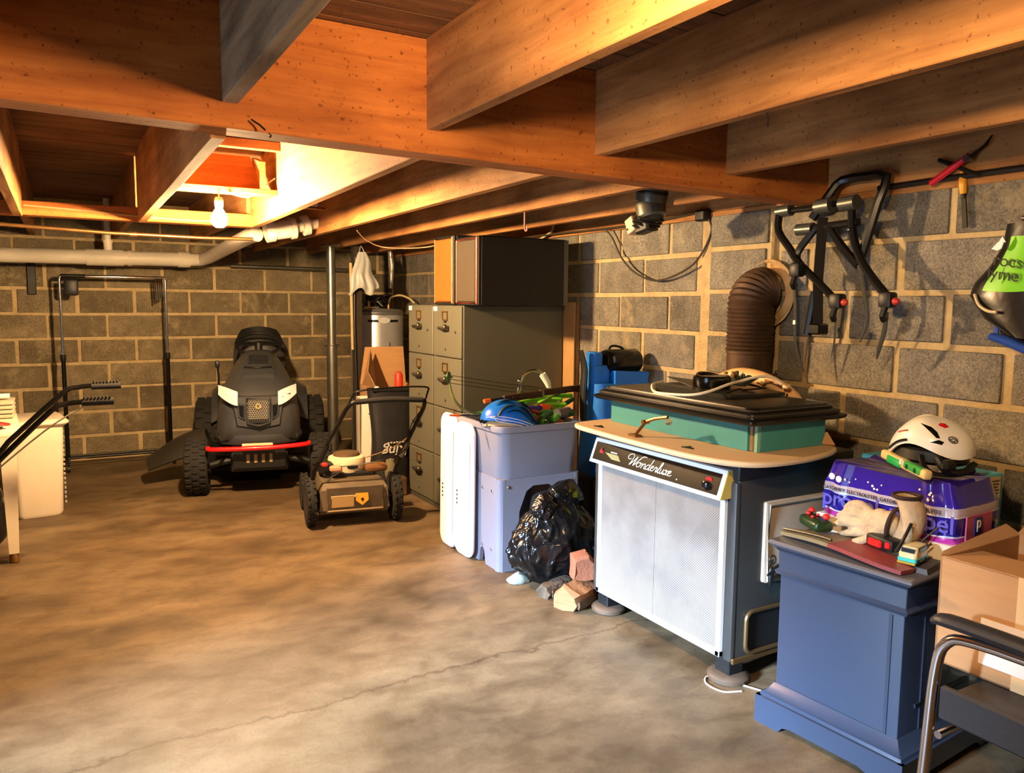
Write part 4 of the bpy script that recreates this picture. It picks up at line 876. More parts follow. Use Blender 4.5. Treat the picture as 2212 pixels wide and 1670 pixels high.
# black bag in front of the sink
def crumple(seed, r, squash, n=4, fac=False):
    bm = bmesh.new(); bmesh.ops.create_icosphere(bm, subdivisions=n, radius=1); rj = random.Random(int(seed*10))
    if fac:
        bmesh.ops.subdivide_edges(bm, edges=[e for e in bm.edges if rj.random() < .25], cuts=1)
        bmesh.ops.triangulate(bm, faces=bm.faces[:])
        for v in bm.verts: v.co = (v.co+V((rj.uniform(-.05,.05),rj.uniform(-.05,.05),rj.uniform(-.05,.05)))).normalized()
    for v in bm.verts:
        d = v.co.normalized(); q = V((d.x*2.2+seed,d.y*2.2,d.z*2.2))
        rg = lambda s_, o, st=1.0: (1-abs(noise.noise(V((q.x*s_+o,q.y*s_,q.z*s_*st)))))**7
        th = math.atan2(d.y,d.x)
        a = noise.noise(q*.8)*.14+rg(.75,3,.6)*.10+rg(1.3,9)*.07+rg(2.2,5,.7)*.035
        a += .05*(1-abs(math.sin(3.5*th+1.5*noise.noise(q*.6)+seed)))**3*max(0,d.z+.2)
        z = d.z
        top = max(0,z-.05); k = 1-.50*top**1.2
        v.co = V((d.x*r[0]*(1+a)*k, d.y*r[1]*(1+a)*k, max(-.98,z*(1+.4*a))*r[2]))
    g = G().bmadd(bm); zmin = min(p[2] for p in g.v); g.v = [(x,y,max(z-zmin-.02,0)) for x,y,z in g.v]; return g
BAGM = mat('bin_bag_black',(13,13,14),.2,spec=.7,bump=.15,bscale=20)
t = thing('trash_bag','shiny black rubbish bag slumped in front of the grey sink','trash bag',(2.04,3.13,0),R(0))
obj('bag_film', crumple(3.3,(.235,.14,.225),1,6), BAGM, t, sharp=999)
obj('bag_fold', crumple(5.2,(.11,.07,.075),1,5), BAGM, t, (.05,.02,.36), (.2,.3,.4), sharp=999); obj('bag_fold', crumple(1.7,(.09,.06,.06),1,5), BAGM, t, (-.07,.0,.35), (0,-.3,.9), sharp=999)
one('bag_tail', crumple(8.1,(.06,.04,.035),1,3), mat('bag_scrap',(150,160,150),.3), 'scrap of pale plastic on the floor at the foot of the sink', 'plastic scrap', (1.865,3.18,0))
t = thing('trash_bag','second black bag squeezed between sink and stove','trash bag',(2.40,3.0,0),R(-30))
obj('bag_film', crumple(6.7,(.13,.12,.21),1,5), BAGM, t, sharp=999); obj('bag_tie', G().lathe([(.03,.44),(.045,.47),(.03,.49)],12,caps=False), BAGM, t)
t = thing('power_tool','lime yellow and black cordless tool on the bag beside the stove','tool',(2.30,3.05,.43),R(200))
LY = mat('lime_yellow',(205,222,40),.4)
obj('housing', G().prism([(-.07,.0),(.06,.0),(.07,.03),(.05,.055),(-.05,.06),(-.08,.035)],.05,T(0,.025,0)@FACE_MY), LY, t); obj('battery', G().box((.0,0,-.02),(.09,.055,.04),bev=.008), BLACK, t); obj('handle', G().tube([(-.07,0,.02),(-.10,0,-.01),(-.08,0,-.03),(0,0,-.03)],.012,8,sm=4), BLACK, t)
# firewood
SPL = mat('split_wood',(156,108,68),.85,var=.3,vscale=8,stretch=(1,1,5),bump=.5,bscale=25); BARK = mat('bark',(96,80,62),.95,var=.5,vscale=20,bump=1,bscale=40)
def log(name, label, loc, rz, L, poly, rx=0, m=SPL, bark=True):
    t = thing(name, label, 'firewood', loc, group='split firewood by the stove'); t.rotation_euler = (rx,0,rz); rn = random.Random(label)
    P_ = []
    for k in range(len(poly)):
        a, b = poly[k], poly[(k+1)%len(poly)]; P_ += [a, ((a[0]+b[0])/2+rn.uniform(-.005,.005),(a[1]+b[1])/2+(rn.uniform(-.004,.004) if (a[1]+b[1]) > .01 else 0))]
    secs = []
    for k in range(8):
        y = -L/2+L*k/7; s_ = 1-.10*(k in (0,7))+rn.uniform(-.03,.03)
        secs.append([(x*s_+rn.uniform(-.003,.003), y+(rn.uniform(-.014,.014) if k in (0,7) else 0), max(0,z*s_+rn.uniform(-.003,.003))) for x, z in P_])
    obj('split_face', loft(G(), secs), m, t, sharp=30)
    if bark:
        w = max(p[0] for p in poly)
        obj('bark', loft(G(), [[(w*1.0+rn.uniform(-.003,.003),-L*.44+L*.88*k/6,.008),(w*1.1+rn.uniform(-.003,.003),-L*.44+L*.88*k/6,.03),(w*1.02,-L*.44+L*.88*k/6,.05),(w*.8,-L*.44+L*.88*k/6,.03)] for k in range(7)]), BARK, t)
    return t
log('firewood_piece','pale split log lying flat in front of the stove leg',(1.955,2.82,0),R(-68),.20,[(-.06,0),(.045,0),(.07,.03),(.06,.07),(-.02,.105),(-.065,.06)])
log('firewood_piece','reddish chunk of split wood propped on the others by the stove',(2.01,2.865,.10),R(-20),.10,[(-.05,0),(.05,0),(.055,.08),(.02,.115),(-.045,.10)],m=mat('split_red',(146,88,60),.85,var=.25,bump=.4),bark=False)
log('firewood_piece','grey-barked stick of firewood beside the black bag',(1.945,2.97,0),R(-75),.19,[(-.04,0),(.03,0),(.05,.03),(.03,.06),(-.02,.065),(-.045,.03)],m=BARK)
# blue power washer behind, on the wall side
PB = mat('washer_blue',(28,112,214),.4)
t = thing('pressure_washer','blue pressure washer with black motor behind the stove','pressure washer',(2.62,3.50,.11),R(-8))
obj('base', G().bb((-.17,-.14,-.11),(.17,.14,.30),bev=.03,seg=3), BLACK, t)
obj('body', loft(G(), [[(x,y,.28) for x,y in rrect(.30,.26,.05)],[(x,y,.62) for x,y in rrect(.27,.24,.06)],[(x-.02,y,.80) for x,y in rrect(.22,.20,.05)]]), PB, t)
obj('side_tower', G().bb((-.13,-.06,.75),(-.03,.08,.90),bev=.015,seg=2).bb((-.13,-.05,.88),(-.07,.05,.97),bev=.015,seg=2), PB, t)
obj('arched_skirt', G().prism([(-.02,.74),(.18,.80),(.19,.86),(-.02,.87)],.16,T(0,.06,0)@FACE_MY), PB, t)
obj('motor', G().lathe([(0,-.12),(.06,-.12),(.068,-.10),(.068,.08),(.055,.10),(0,.105)],24,T(.07,-.01,.915)@Matrix.Rotation(PI/2,4,'Y')), BLACKG, t)
obj('carry_loop', G().tube([(-.02,0,.97),(0,-.01,1.0),(.05,-.01,.995),(.09,0,.975)],.007,8,sm=4), BLACK, t)
obj('motor_clip', G().box((.0,-.06,.93),(.05,.05,.05),bev=.01), BLACK, t)
obj('hose_hook', G().tube([(-.17,-.02,.60),(-.175,-.02,.75),(-.17,-.02,.88),(-.19,-.01,.98)],[.03,.032,.03,.022],10,sm=4,flat=.5), BLACK, t)
for s in (-1,1): obj('wheel', G().lathe([(0,-.02),(.08,-.02),(.09,0),(.08,.02),(0,.02)],20,T(.12,s*.16,-.02)@Matrix.Rotation(PI/2,4,'X')), RUBBER, t)
# ================================================================ wood stove with its flue
STV = mat('stove_enamel',(58,57,54),.42,.15,var=.15,vscale=4)
def perf_mat():
    m = bpy.data.materials.new('perforated_screen'); m.use_nodes = True; nt = m.node_tree; b = nt.nodes['Principled BSDF']
    b.inputs['Metallic'].default_value = .25; b.inputs['Roughness'].default_value = .45
    tc = nn(nt,'ShaderNodeTexCoord'); sp = nn(nt,'ShaderNodeSeparateXYZ'); nt.links.new(tc.outputs['Object'], sp.inputs[0])
    def mth(op, a, c=None):
        x = nn(nt,'ShaderNodeMath', operation=op)
        for k, q in enumerate((a,c)):
            if q is None: continue
            if isinstance(q,(int,float)): x.inputs[k].default_value = q
            else: nt.links.new(q, x.inputs[k])
        return x.outputs[0]
    k = 2*PI/.0098
    a = mth('SINE', mth('MULTIPLY', mth('ADD', sp.outputs['Y'], sp.outputs['Z']), k*.5)); c = mth('SINE', mth('MULTIPLY', mth('SUBTRACT', sp.outputs['Y'], sp.outputs['Z']), k*.5))
    d = mth('MULTIPLY', a, c); s = mth('GREATER_THAN', mth('ABSOLUTE', d), .52)
    mx = nn(nt,'ShaderNodeMixRGB'); nt.links.new(s, mx.inputs[0]); mx.inputs[1].default_value = (*rgb(156,150,143),1); mx.inputs[2].default_value = (*rgb(84,82,80),1)
    n = nn(nt,'ShaderNodeTexNoise', i_Scale=5.0, i_Detail=6.0); nt.links.new(tc.outputs['Object'], n.inputs['Vector'])
    r_ = nn(nt,'ShaderNodeValToRGB'); r_.color_ramp.elements[0].position = .35; r_.color_ramp.elements[0].color = (.72,.7,.68,1); r_.color_ramp.elements[1].position = .6; r_.color_ramp.elements[1].color = (1,1,1,1); nt.links.new(n.outputs['Fac'], r_.inputs[0])
    m2 = nn(nt,'ShaderNodeMixRGB', blend_type='MULTIPLY'); m2.inputs[0].default_value = 1; nt.links.new(mx.outputs[0], m2.inputs[1]); nt.links.new(r_.outputs[0], m2.inputs[2]); nt.links.new(m2.outputs[0], b.inputs['Base Color'])
    return m
t = thing('wood_stove','black wood stove with silver perforated front, Wonderluxe in script','stove',(1.985,2.33,0))
Y0, Y1, ZB, ZT = -.415, .415, .085, .795     # local: x=0 front plane, y along the front
obj('body', G().bb((.012,Y0,ZB),(.60,Y1,ZT),bev=.012,seg=2), STV, t)
obj('top_band', G().bb((.006,Y0-.004,.735),(.606,Y1+.004,.80),bev=.01,seg=2), mat('stove_dark',(34,34,35),.4,.3), t)
for s in (-1,1): obj('corner_trim', G().bb((.0,s*.3925-.0225,ZB),(.03,s*.3925+.0225,.735),bev=.012,seg=2), STV, t)
fr = obj('screen_frame', G().bb((-.014,-.372,.095),(.006,.372,.118),bev=.003).bb((-.014,-.372,.672),(.006,.372,.70),bev=.003).bb((-.014,-.372,.095),(.006,-.35,.70),bev=.003).bb((-.014,.35,.095),(.006,.372,.70),bev=.003), mat('frame_white',(228,226,222),.4), t)
obj('perforated_screen', G().bb((-.006,-.352,.115),(.01,-.001,.675)), perf_mat(), fr); obj('perforated_screen', G().bb((-.006,.001,.115),(.01,.352,.675)), bpy.data.materials['perforated_screen'], fr)
# control fascia: a wedge that stands out more at its foot
def wedge(y0, y1, z0, z1, x0, x1, xb): return G().hexa([(x0,y0,z0),(xb,y0,z0),(xb,y1,z0),(x0,y1,z0),(x1,y0,z1),(xb,y0,z1),(xb,y1,z1),(x1,y1,z1)])
fa = obj('fascia', wedge(-.385,.385,.672,.772,-.052,-.016,.01), MATS['frame_white'], t)
obj('fascia_side', wedge(-.388,-.383,.674,.770,-.050,-.015,.01), mat('side_yellow',(205,180,90),.5), fa)
obj('control_panel', wedge(-.368,.368,.686,.758,-.0495,-.0235,.0), mat('panel_black',(20,18,14),.22,coat=.3), fa)
tilt = math.atan2(.036,.10)
def on_panel(y, z): return (-.0502+(z-.686)*.36-.0016, y, z)
PR = (R(90),0,R(-90))
def panel_pt(y, z, d=.0015): return V((-.0495+(z-.686)*(.026/.072)-d, y, z))
# the script name, drawn as pen strokes (local text x runs towards -y)
STRK = [
 [(.75,1.15),(.45,1.0),(.2,1.25),(.25,1.75),(.7,2.05),(1.05,1.7),(1.0,.9),(.85,.05),(1.25,.8),(1.62,1.75),(1.55,1.0),(1.45,.05),(1.85,.8),(2.25,1.7),(2.6,2.05),(3.0,2.05)],
 [(2.35,.85),(2.05,.75),(1.95,.3),(2.15,.02),(2.45,.2),(2.5,.65),(2.35,.9),(2.6,.75),(2.75,.8)],
 [(2.75,.9),(2.8,.4),(2.75,.0),(2.85,.5),(3.1,.9),(3.25,.7),(3.2,.2),(3.3,.02),(3.45,.2)],
 [(3.95,.75),(3.7,.9),(3.45,.55),(3.5,.05),(3.75,.1),(3.95,.6),(4.15,1.9),(4.0,.8),(3.95,.1),(4.1,.02),(4.2,.25)],
 [(4.2,.4),(4.45,.55),(4.55,.85),(4.35,.9),(4.22,.5),(4.35,.05),(4.6,.1),(4.75,.4)],
 [(4.75,.4),(4.9,.9),(4.95,.75),(5.15,.8),(5.05,.3),(5.12,.02),(5.25,.2)],
 [(5.25,.2),(5.5,.9),(5.65,1.75),(5.5,1.8),(5.4,.8),(5.4,.1),(5.55,.02),(5.7,.3)],
 [(5.7,.85),(5.68,.3),(5.78,.02),(5.98,.2),(6.1,.85),(6.08,.2),(6.18,.02),(6.32,.3)],
 [(6.3,.7),(6.45,.88),(6.58,.5),(6.65,.05),(6.85,.15)],[(6.85,.85),(6.7,.75),(6.55,.3),(6.4,.02),(6.3,.12)],
 [(6.85,.35),(7.1,.5),(7.2,.8),(7.05,.9),(6.9,.5),(7.0,.05),(7.3,.1),(7.45,.3)]]
g = G(); sc = .0265; y_s, z_s = .155, .703
for st in STRK:
    pts = [panel_pt(y_s-(x+.18*y)*sc*1.42, z_s+y*sc*.80) for x, y in st]
    g.tube(pts,.0017,5,sm=4)
obj('script_name', g, mat('script_cream',(245,236,214),.35,.2), fa, sharp=None)
obj('mark_dot', G().ball(panel_pt(-.16,.700),.003,8,6), MATS['script_cream'], fa)
g = G()
for k in range(5): g.box(panel_pt(.245-.008*k,.722-.0042*k),(.0015,.085-.006*k,.0022))
obj('instruction_lines', g, mat('ink_yellow',(230,205,140),.5), fa)
obj('caution_heading', G().box(panel_pt(.235,.730),(.0015,.04,.005)), mat('ink_white',(240,236,230),.5), fa)
obj('flame_mark', G().prism([(-.014,-.014),(.014,-.014),(.012,.004),(.004,.01),(.002,.02),(-.003,.01),(-.012,.002)],.002,T(*panel_pt(.318,.722,.0))@FACE_MX), mat('ink_red',(160,40,50),.5), fa)
obj('red_pointer', G().prism([(-.018,-.004),(.018,-.004),(.010,.006),(-.010,.006)],.003,T(*panel_pt(-.315,.732,.0))@FACE_MX), mat('ink_brightred',(225,30,36),.45), fa)
obj('dial_knob', G().lathe([(.014,0),(.015,.012),(.010,.016),(0,.017)],20,T(*panel_pt(-.31,.712,0))@Matrix.Rotation(-PI/2,4,'Y')), BLACKG, fa)
# side door on the near end
sd = obj('side_door', G().bb((.13,Y0-.016,.36),(.46,Y0+.004,.655),bev=.012,seg=2), mat('door_silver',(190,172,148),.5,.08,var=.15), t)
obj('door_rim', G().tube([(.14,Y0-.018,.37),(.45,Y0-.018,.37),(.45,Y0-.018,.645),(.14,Y0-.018,.645)],.009,8,closed=True), MATS['door_silver'], sd)
obj('hinge_lip', G().box((.48,Y0-.012,.652),(.09,.02,.012),bev=.003), MATS['door_silver'], sd)
obj('door_handle', G().tube([(.235,Y0-.03,.43),(.17,Y0-.05,.425),(.10,Y0-.06,.41)],[.006,.012,.004],8,sm=3), BLACK, sd)
obj('handle_ring', G().tube([(.15+.016*math.cos(a),Y0-.035,.45+.016*math.sin(a)) for a in [k*PI/6 for k in range(12)]],.003,6,closed=True), STEEL, sd)
obj('coil_handle', G().ball((.155,Y0-.025,.385),(.013,.012,.04),12,8), BLACK, sd)
ash = obj('ash_door', G().bb((.06,Y0-.008,.12),(.45,Y0+.004,.26),bev=.004), mat('ash_opening',(16,13,11),.7), t)
obj('ash_rim', G().tube([(x+.255,Y0-.010,.19+z) for x,z in rrect(.39,.15,.03)],.008,8,closed=True), mat('ash_trim',(110,84,50),.4,.6), ash)
obj('bottom_rail', G().bb((.0,Y0-.012,.085),(.60,Y0+.0,.105),bev=.003), MATS['ash_trim'], t)
for y in (-.36,.36):
    for x in (.05,.54):
        l = obj('leg', G().bb((x-.035,y-.035,.028),(x+.035,y+.035,.09),bev=.004), BLACK, t)
        obj('foot_disc', G().lathe([(.06,0),(.074,.004),(.076,.018),(.068,.026),(.05,.030),(0,.030)],24,T(x,y,0)), mat('foot_tan',(98,80,64),.5,.2,var=.3), l)
# flue
RUST = mat('flue_rust',(88,66,50),.6,.45,var=.35,vscale=12)
t = thing('flue_pipe','rust-brown corrugated flue pipe bending into the block wall','flue pipe',(2.725,2.59,0))
pr = [(.10,.81),(.10,1.12)]
z = 1.12
for k in range(14): pr += [(.107,z+.004),(.107,z+.009),(.098,z+.013),(.098,z+.017)]; z += .0175
obj('straight_section', G().lathe([(.10,.60),(.10,1.12),(.104,1.122),(.104,1.135),(.10,1.137)],28), RUST, t)
secs = []; n = 40
g = G(); path = []; 
for k in range(n+1):
    f = k/n
    if f < .55: path.append((0,0,1.135+.20*f/.55))
    else:
        a = PI/2*(f-.55)/.45; path.append((.075*(1-math.cos(a)),0,1.335+.075*math.sin(a)))
rad = [.100+(.007 if k%2 else -.001) for k in range(n+1)]
obj('corrugated_elbow', G().tube(path, rad, 28), RUST, t)
obj('wall_collar', G().surf(lambda u,v: V((.095+.02*math.sin(PI*v), (.112+.035*v)*math.cos(2*PI*u), 1.395+(.112+.035*v)*math.sin(2*PI*u))),32,4,.01,closeu=True), mat('collar_mortar',(205,170,120),.9,var=.3,bump=.6), t)
obj('wing_clip', G().tube([(.02,-.10,1.02),(.03,-.13,1.035),(.02,-.16,1.03)],.006,6).ball((.03,-.14,1.045),(.006,.014,.008),8,6), CHROME, t)
# ================================================================ what stands on the stove
PLY = mat('pale_plywood',(206,172,132),.6,var=.12,vscale=4,stretch=(1,.25,1))
out = [(1.925,2.80),(1.90,2.60),(1.888,2.30),(1.892,2.05),(1.93,1.90),(2.02,1.83),(2.22,1.825),(2.42,1.88),(2.50,1.98),(2.54,2.30),(2.57,2.70),(2.50,2.83),(2.25,2.86),(2.02,2.85)]
sp_ = [(p.x,p.y) for p in smooth_path([(x,y,0) for x,y in out],5,True)]
t = thing('wooden_board','pale oval plywood board lying on the stove','board',(0,0,.800))
t.location = (2.235,2.33,.8005); sp2 = [(x-2.235,y-2.33) for x,y in sp_]
obj('board', G().prism(sp2[::-1] if False else sp2,.020), PLY, t); obj('edge_band', G().tube([(x,y,.010) for x,y in sp2],.0105,8,closed=True), mat('ply_edge',(226,200,160),.5), t)
for y in (.36,.10,-.19): obj('flat_clip', G().box((-.275,y,.0215),(.012,.05,.003),rz=R(8)).box((-.262,y+.01,.0215),(.02,.012,.004)), DARKMET, t)
TEAL = mat('teal_board',(66,150,158),.6,var=.06)
t = thing('teal_box_frame','teal bottomless box frame standing on the plywood board','box',(2.32,2.37,.8215))
obj('front_panel', G().bb((-.212,-.375,0),(-.200,.43,.10)), TEAL, t); obj('end_panel', G().bb((-.185,-.415,0),(.15,-.400,.10)), TEAL, t)
obj('corner_strip', G().bb((-.205,-.415,0),(-.188,-.402,.10)), mat('teal_light',(120,180,172),.6), t)
obj('back_panel', G().bb((.138,-.40,0),(.15,.43,.10)), TEAL, t); obj('end_panel', G().bb((-.20,.42,0),(.14,.432,.10)), TEAL, t)
obj('inner_stud', G().bb((-.198,-.385,0),(-.165,-.365,.10)), PLY, t); obj('spring', G().tube([(-.19,-.39,.03),(-.18,-.395,.04),(-.17,-.385,.035),(-.16,-.395,.045)],.005,6,sm=3), BRASS, t)
# lid
LID = mat('lid_black',(17,16,15),.3,var=.1)
t = thing('storage_tray','black moulded plastic tray turned over on the teal box','tray',(2.30,2.39,.9225))
def ringr(w, d, r, z): return [(x,y,z) for x,y in rrect(w,d,r,4)]
obj('lid_shell', loft(G(), [ringr(.49,.935,.02,0),ringr(.505,.95,.02,.008),ringr(.505,.95,.02,.016),ringr(.475,.92,.03,.022),ringr(.47,.915,.03,.036),ringr(.43,.88,.03,.042),ringr(.42,.86,.04,.056),ringr(.36,.78,.04,.060)]), LID, t, sharp=25)
for w, d, z in ((.473,.917,.030),(.428,.88,.046)): obj('lid_bead', G().tube(ringr(w,d,.03,z),.0045,6,closed=True), mat('lid_edge',(58,54,52),.3), t)
obj('latch_wire', G().tube([(.15,-.36,.062),(.16,-.40,.058),(.19,-.43,.04),(.20,-.46,.03)],.005,6,sm=4), mat('wire_grey',(120,122,120),.3,.5), t)
ZL = .9825+.0005
t = thing('control_board','black plate with fan and circuit parts lying on the lid','electronics',(2.33,2.36,ZL),R(6))
obj('base_plate', G().hexa([(-.14,-.16,0),(.15,-.20,0),(.16,.17,0),(-.17,.20,0),(-.14,-.16,.012),(.15,-.20,.012),(.16,.17,.034),(-.17,.20,.028)]), mat('plate_dark',(36,36,34),.4), t)
obj('tilted_plate', G().hexa([(-.10,.06,.02),(.05,.02,.02),(.06,.16,.03),(-.08,.22,.05),(-.10,.06,.024),(.05,.02,.024),(.06,.16,.034),(-.08,.22,.054)]), mat('plate_olive',(50,52,44),.4), t)
fn = obj('fan', G().lathe([(.04,0),(.072,.0),(.076,.01),(.076,.042),(.07,.048),(.04,.048)],28,T(-.02,.03,.022)), BLACKG, t)
for k in range(9): obj('fan_rib', G().box((-.02+.066*math.cos(k*.7),.03+.066*math.sin(k*.7),.042),(.008,.02,.03),rz=k*.7,bev=.002), BLACK, fn)
obj('fan_hoop', G().tube([(-.02+.06*math.cos(a),.03+.06*math.sin(a),.062+.014*math.sin(a)) for a in [k*PI/10 for k in range(20)]],.006,6,closed=True), mat('hoop_brown',(44,32,28),.2), fn)
pb = obj('circuit_board', G().box((.11,.0,.045),(.09,.14,.004),ry=R(-20)), mat('pcb_green',(40,62,48),.4), t)
rn = random.Random(5)
for k in range(12): obj('component', G().box((.09+rn.uniform(-.02,.05),rn.uniform(-.06,.06),.062+rn.uniform(-.005,.012)),(.012,.014,.018),bev=.002), (STEEL,BLACK,BRASS,WHITEP)[k%4], pb)
obj('bright_screw', G().ball((-.085,-.03,.022),.006,10,8), CHROME, t); obj('wire', G().tube([(-.12,-.10,.01),(-.05,-.13,.03),(.02,-.10,.02),(.08,-.16,.03)],.004,6,sm=4), BLACK, t)
t = thing('white_cable','loop of white cable over the black lid','cable',(2.315,2.37,ZL+.013))
obj('cord', G().tube([(-.06,.26,.012),(-.15,.22,.006),(-.215,.13,-.012),(-.218,.03,-.012),(-.20,-.08,-.004),(-.15,-.12,.012),(-.05,-.12,.035),(.04,-.09,.04),(.10,-.11,.055),(.16,-.13,.058),(.19,-.17,.03)],.0058,8,sm=6), mat('cable_white',(240,232,215),.4), t)
obj('plug', G().box((.20,-.185,.022),(.02,.03,.018),bev=.004), mat('plug_cream',(225,200,160),.5), t)
t = thing('curved_arm','peach curved plastic arch standing behind the black lid','plastic arch',(2.578,2.40,.80))
obj('arch', G().tube([(0,.30,.05),(0,.265,.15),(0,.19,.21),(0,.08,.235),(0,-.06,.222),(-.0,-.20,.165),(-.0,-.30,.05)],[.018,.026,.032,.034,.032,.028,.018],12,sm=4,flat=1.0), mat('peach_plastic',(232,190,138),.4), t)
for y in (-.19,-.21): obj('slot', G().box((-.026,y,.175-.6*(-.19-y)),(.008,.006,.018)), BLACK, t)
obj('arch_foot', G().bb((-.03,.245,-.0),(.03,.30,.06),bev=.01).bb((-.03,-.33,0),(.03,-.27,.06),bev=.01), MATS['peach_plastic'], t)
one('cardboard_scrap', G().prism([(-.035,0),(.045,0),(.012,.05)],.004,Matrix.Rotation(R(70),4,'X')@T(0,0,0)), CARD, 'orange-brown cardboard corner sticking up at the board edge', 'cardboard', (2.46,1.955,.824), (0,0,R(-60)))
t = thing('lamp_arm','small hinged brass lamp arm with clear bulb on the board','lamp',(1.945,2.43,.8215))
obj('lower_arm', G().tube([(0,0,0),(.05,-.005,.052)],.0065,8), BRASS, t); obj('upper_arm', G().tube([(.05,-.005,.054),(.055,-.06,.075),(.06,-.125,.088)],.0065,8), BRASS, t)
obj('hinge', G().cyl((.035,-.005,.054),(.065,-.005,.054),.009,seg=12), BRASS, t); obj('base', G().box((0,0,.004),(.03,.05,.008),bev=.002), BRASS, t)
obj('clear_bulb', G().ball((.06,-.13,.070),(.014,.016,.012),14,10), mat('clear_glass',(235,225,215),.05,trans=.85,ior=1.45), t)
# ================================================================ blue pedestal cabinet and what stands on it
BLUE = mat('pedestal_blue',(46,57,76),.35,var=.08,vscale=3,coat=.25)
t = thing('pedestal_cabinet','slate blue pedestal cabinet with moulded rim and base','cabinet',(2.19,1.497,0),R(4.9))
def frustum(z0,z1,a,b,r=.004): return [[(x,y,z) for x,y in rrect(*q,r,2)] for z,q in ((z0,a),(z1,b))]
obj('body', loft(G(), frustum(.115,.50,(.455,.405),(.455,.405))), BLUE, t)
obj('frieze', loft(G(), frustum(.495,.505,(.475,.425),(.485,.435))+frustum(.505,.512,(.485,.435),(.47,.42))+frustum(.515,.575,(.465,.415),(.468,.418))), BLUE, t)
obj('cornice', loft(G(), frustum(.570,.582,(.470,.42),(.49,.438))+frustum(.585,.592,(.505,.452),(.508,.455))), BLUE, t)
obj('top_slab', loft(G(), frustum(.590,.594,(.510,.458),(.518,.466))+frustum(.600,.605,(.518,.466),(.510,.458))), mat('slab_dark',(92,88,88),.4,coat=.2), t)
obj('panel_edge', G().box((-.2295,-.165,.30),(.004,.01,.37)), BLUE, t)
obj('base_moulding', loft(G(), frustum(.085,.10,(.525,.475),(.52,.47))+frustum(.105,.135,(.50,.45),(.462,.412))), BLUE, t)
for face, wd in (('x',.49),('y',.54)):
    w = wd; pl = [(-w/2,0),(-w/2+.09,0),(-w/2+.105,.018),(-w/2+.13,.026),(w/2-.13,.026),(w/2-.105,.018),(w/2-.09,0),(w/2,0),(w/2,.09),(-w/2,.09)]
    for s in (-1,1):
        M = (T(-.255 if s<0 else .27,0,0)@FACE_MX) if face == 'x' else (T(0,-.228 if s<0 else .245,0)@FACE_MY)
        obj('plinth', G().prism(pl,.017,M), BLUE, t)
obj('side_rail', G().box((0,-.204,.21),(.30,.006,.012)), BLUE, t); obj('side_stile', G().box((-.12,-.204,.30),(.008,.006,.34)), BLUE, t)
obj('side_slot', G().box((.05,-.204,.19),(.22,.006,.05)), BLUE, t)
ZP = .6055
# long curved board (deck with grey-green upper and red under part)
t = thing('wooden_deck','long curved board, olive at one end and dull red at the other','board',(1.99,1.50,ZP),R(-4))
def deck(u, v):
    y = .215-.40*u; w = .055*(math.sin(PI*(.06+.88*u))**.5); x = (v-.5)*2*w+.02*math.sin(u*3); return (x-.02*u, y, .004+.035*math.sin(PI*min(1,u*1.15))*(u<.87)*.6+.012*(1-u))
def deck(u, v):
    y = .215-.43*u; w = .058*(math.sin(PI*(.07+.86*u))**.5); x = (v-.5)*2*w; return (x+.012*math.sin(u*5)+.03*u, y, .014+.016*math.sin(PI*u))
def part_surf(a,b,n,dz=0): return G().surf(lambda u,v: V(deck(a+(b-a)*u,v))+V((0,0,dz)),n,8,.012)
obj('olive_half', part_surf(0,.46,14), mat('deck_olive',(126,112,80),.5,var=.15), t); obj('red_half', part_surf(.46,1,14), mat('deck_red',(138,58,54),.5,var=.2), t)
obj('trim_line', G().tube([V(deck(k/10*.45,.1))+V((.01,0,.006)) for k in range(11)],.004,6), mat('deck_line',(40,40,30),.4), t)
t = thing('game_controller','dark green controller with red knobs on the pedestal','controller',(2.045,1.635,ZP+.034),R(-22))
obj('case', G().box((0,0,.018),(.065,.115,.036),bev=.016,seg=4), mat('controller_green',(34,54,26),.3,coat=.3), t)
for k, (x, y, z, r_) in enumerate(((.005,.038,.05,.011),(-.01,.03,.042,.008),(.01,-.042,.048,.012),(-.015,-.005,.040,.006),(.012,.012,.040,.006))):
    kb = obj('knob', G().ball((x,y,z),(r_,r_,r_*.8),12,8), mat('knob_red',(212,44,40),.4), t)
    if k in (0,2): obj('stem', G().cyl((x,y,.03),(x,y,z),.004,seg=8), BLACK, kb)
# work gloves
GLV = mat('glove_cream',(206,178,138),.85,var=.3,vscale=22,bump=.3,bscale=90); CUFF = mat('glove_cuff',(54,34,26),.8)
def finger(g, pts, r): g.tube(pts,[r*.95,r,r,r*.92,r*.6],10,sm=4); g.ball(pts[-1],r*.62,10,8)
t = thing('work_glove','cream leather work glove lying with fingers to the left','glove',(2.085,1.445,ZP+.030),R(0)); t.scale = (.88,.84,.92)
g = G()
g.ball((.0,-.01,.070),(.026,.050,.050)).ball((0,.03,.062),(.024,.040,.046)).ball((0,-.045,.078),(.028,.03,.042))
finger(g,[(.004,.035,.098),(.004,.075,.112),(.002,.11,.108),(0,.135,.094)],.0155)
finger(g,[(0,.045,.074),(-.004,.09,.082),(-.006,.13,.074),(-.006,.16,.06)],.0155)
finger(g,[(-.004,.045,.048),(-.010,.09,.050),(-.012,.135,.042),(-.012,.17,.028)],.015)
finger(g,[(-.006,.035,.026),(-.014,.07,.022),(-.018,.105,.014),(-.018,.135,.006)],.0135)
finger(g,[(-.016,-.01,.040),(-.036,.01,.022),(-.044,.035,.008),(-.046,.06,.002)],.0145)
obj('glove_hand', remesh(g,.0045,5), GLV, t)
obj('cuff_binding', G().tube([(.035*math.cos(a),-.058-.012*math.sin(a),.08+.052*math.sin(a)) for a in [k*PI/9 for k in range(18)]],.007,8,closed=True), CUFF, t)
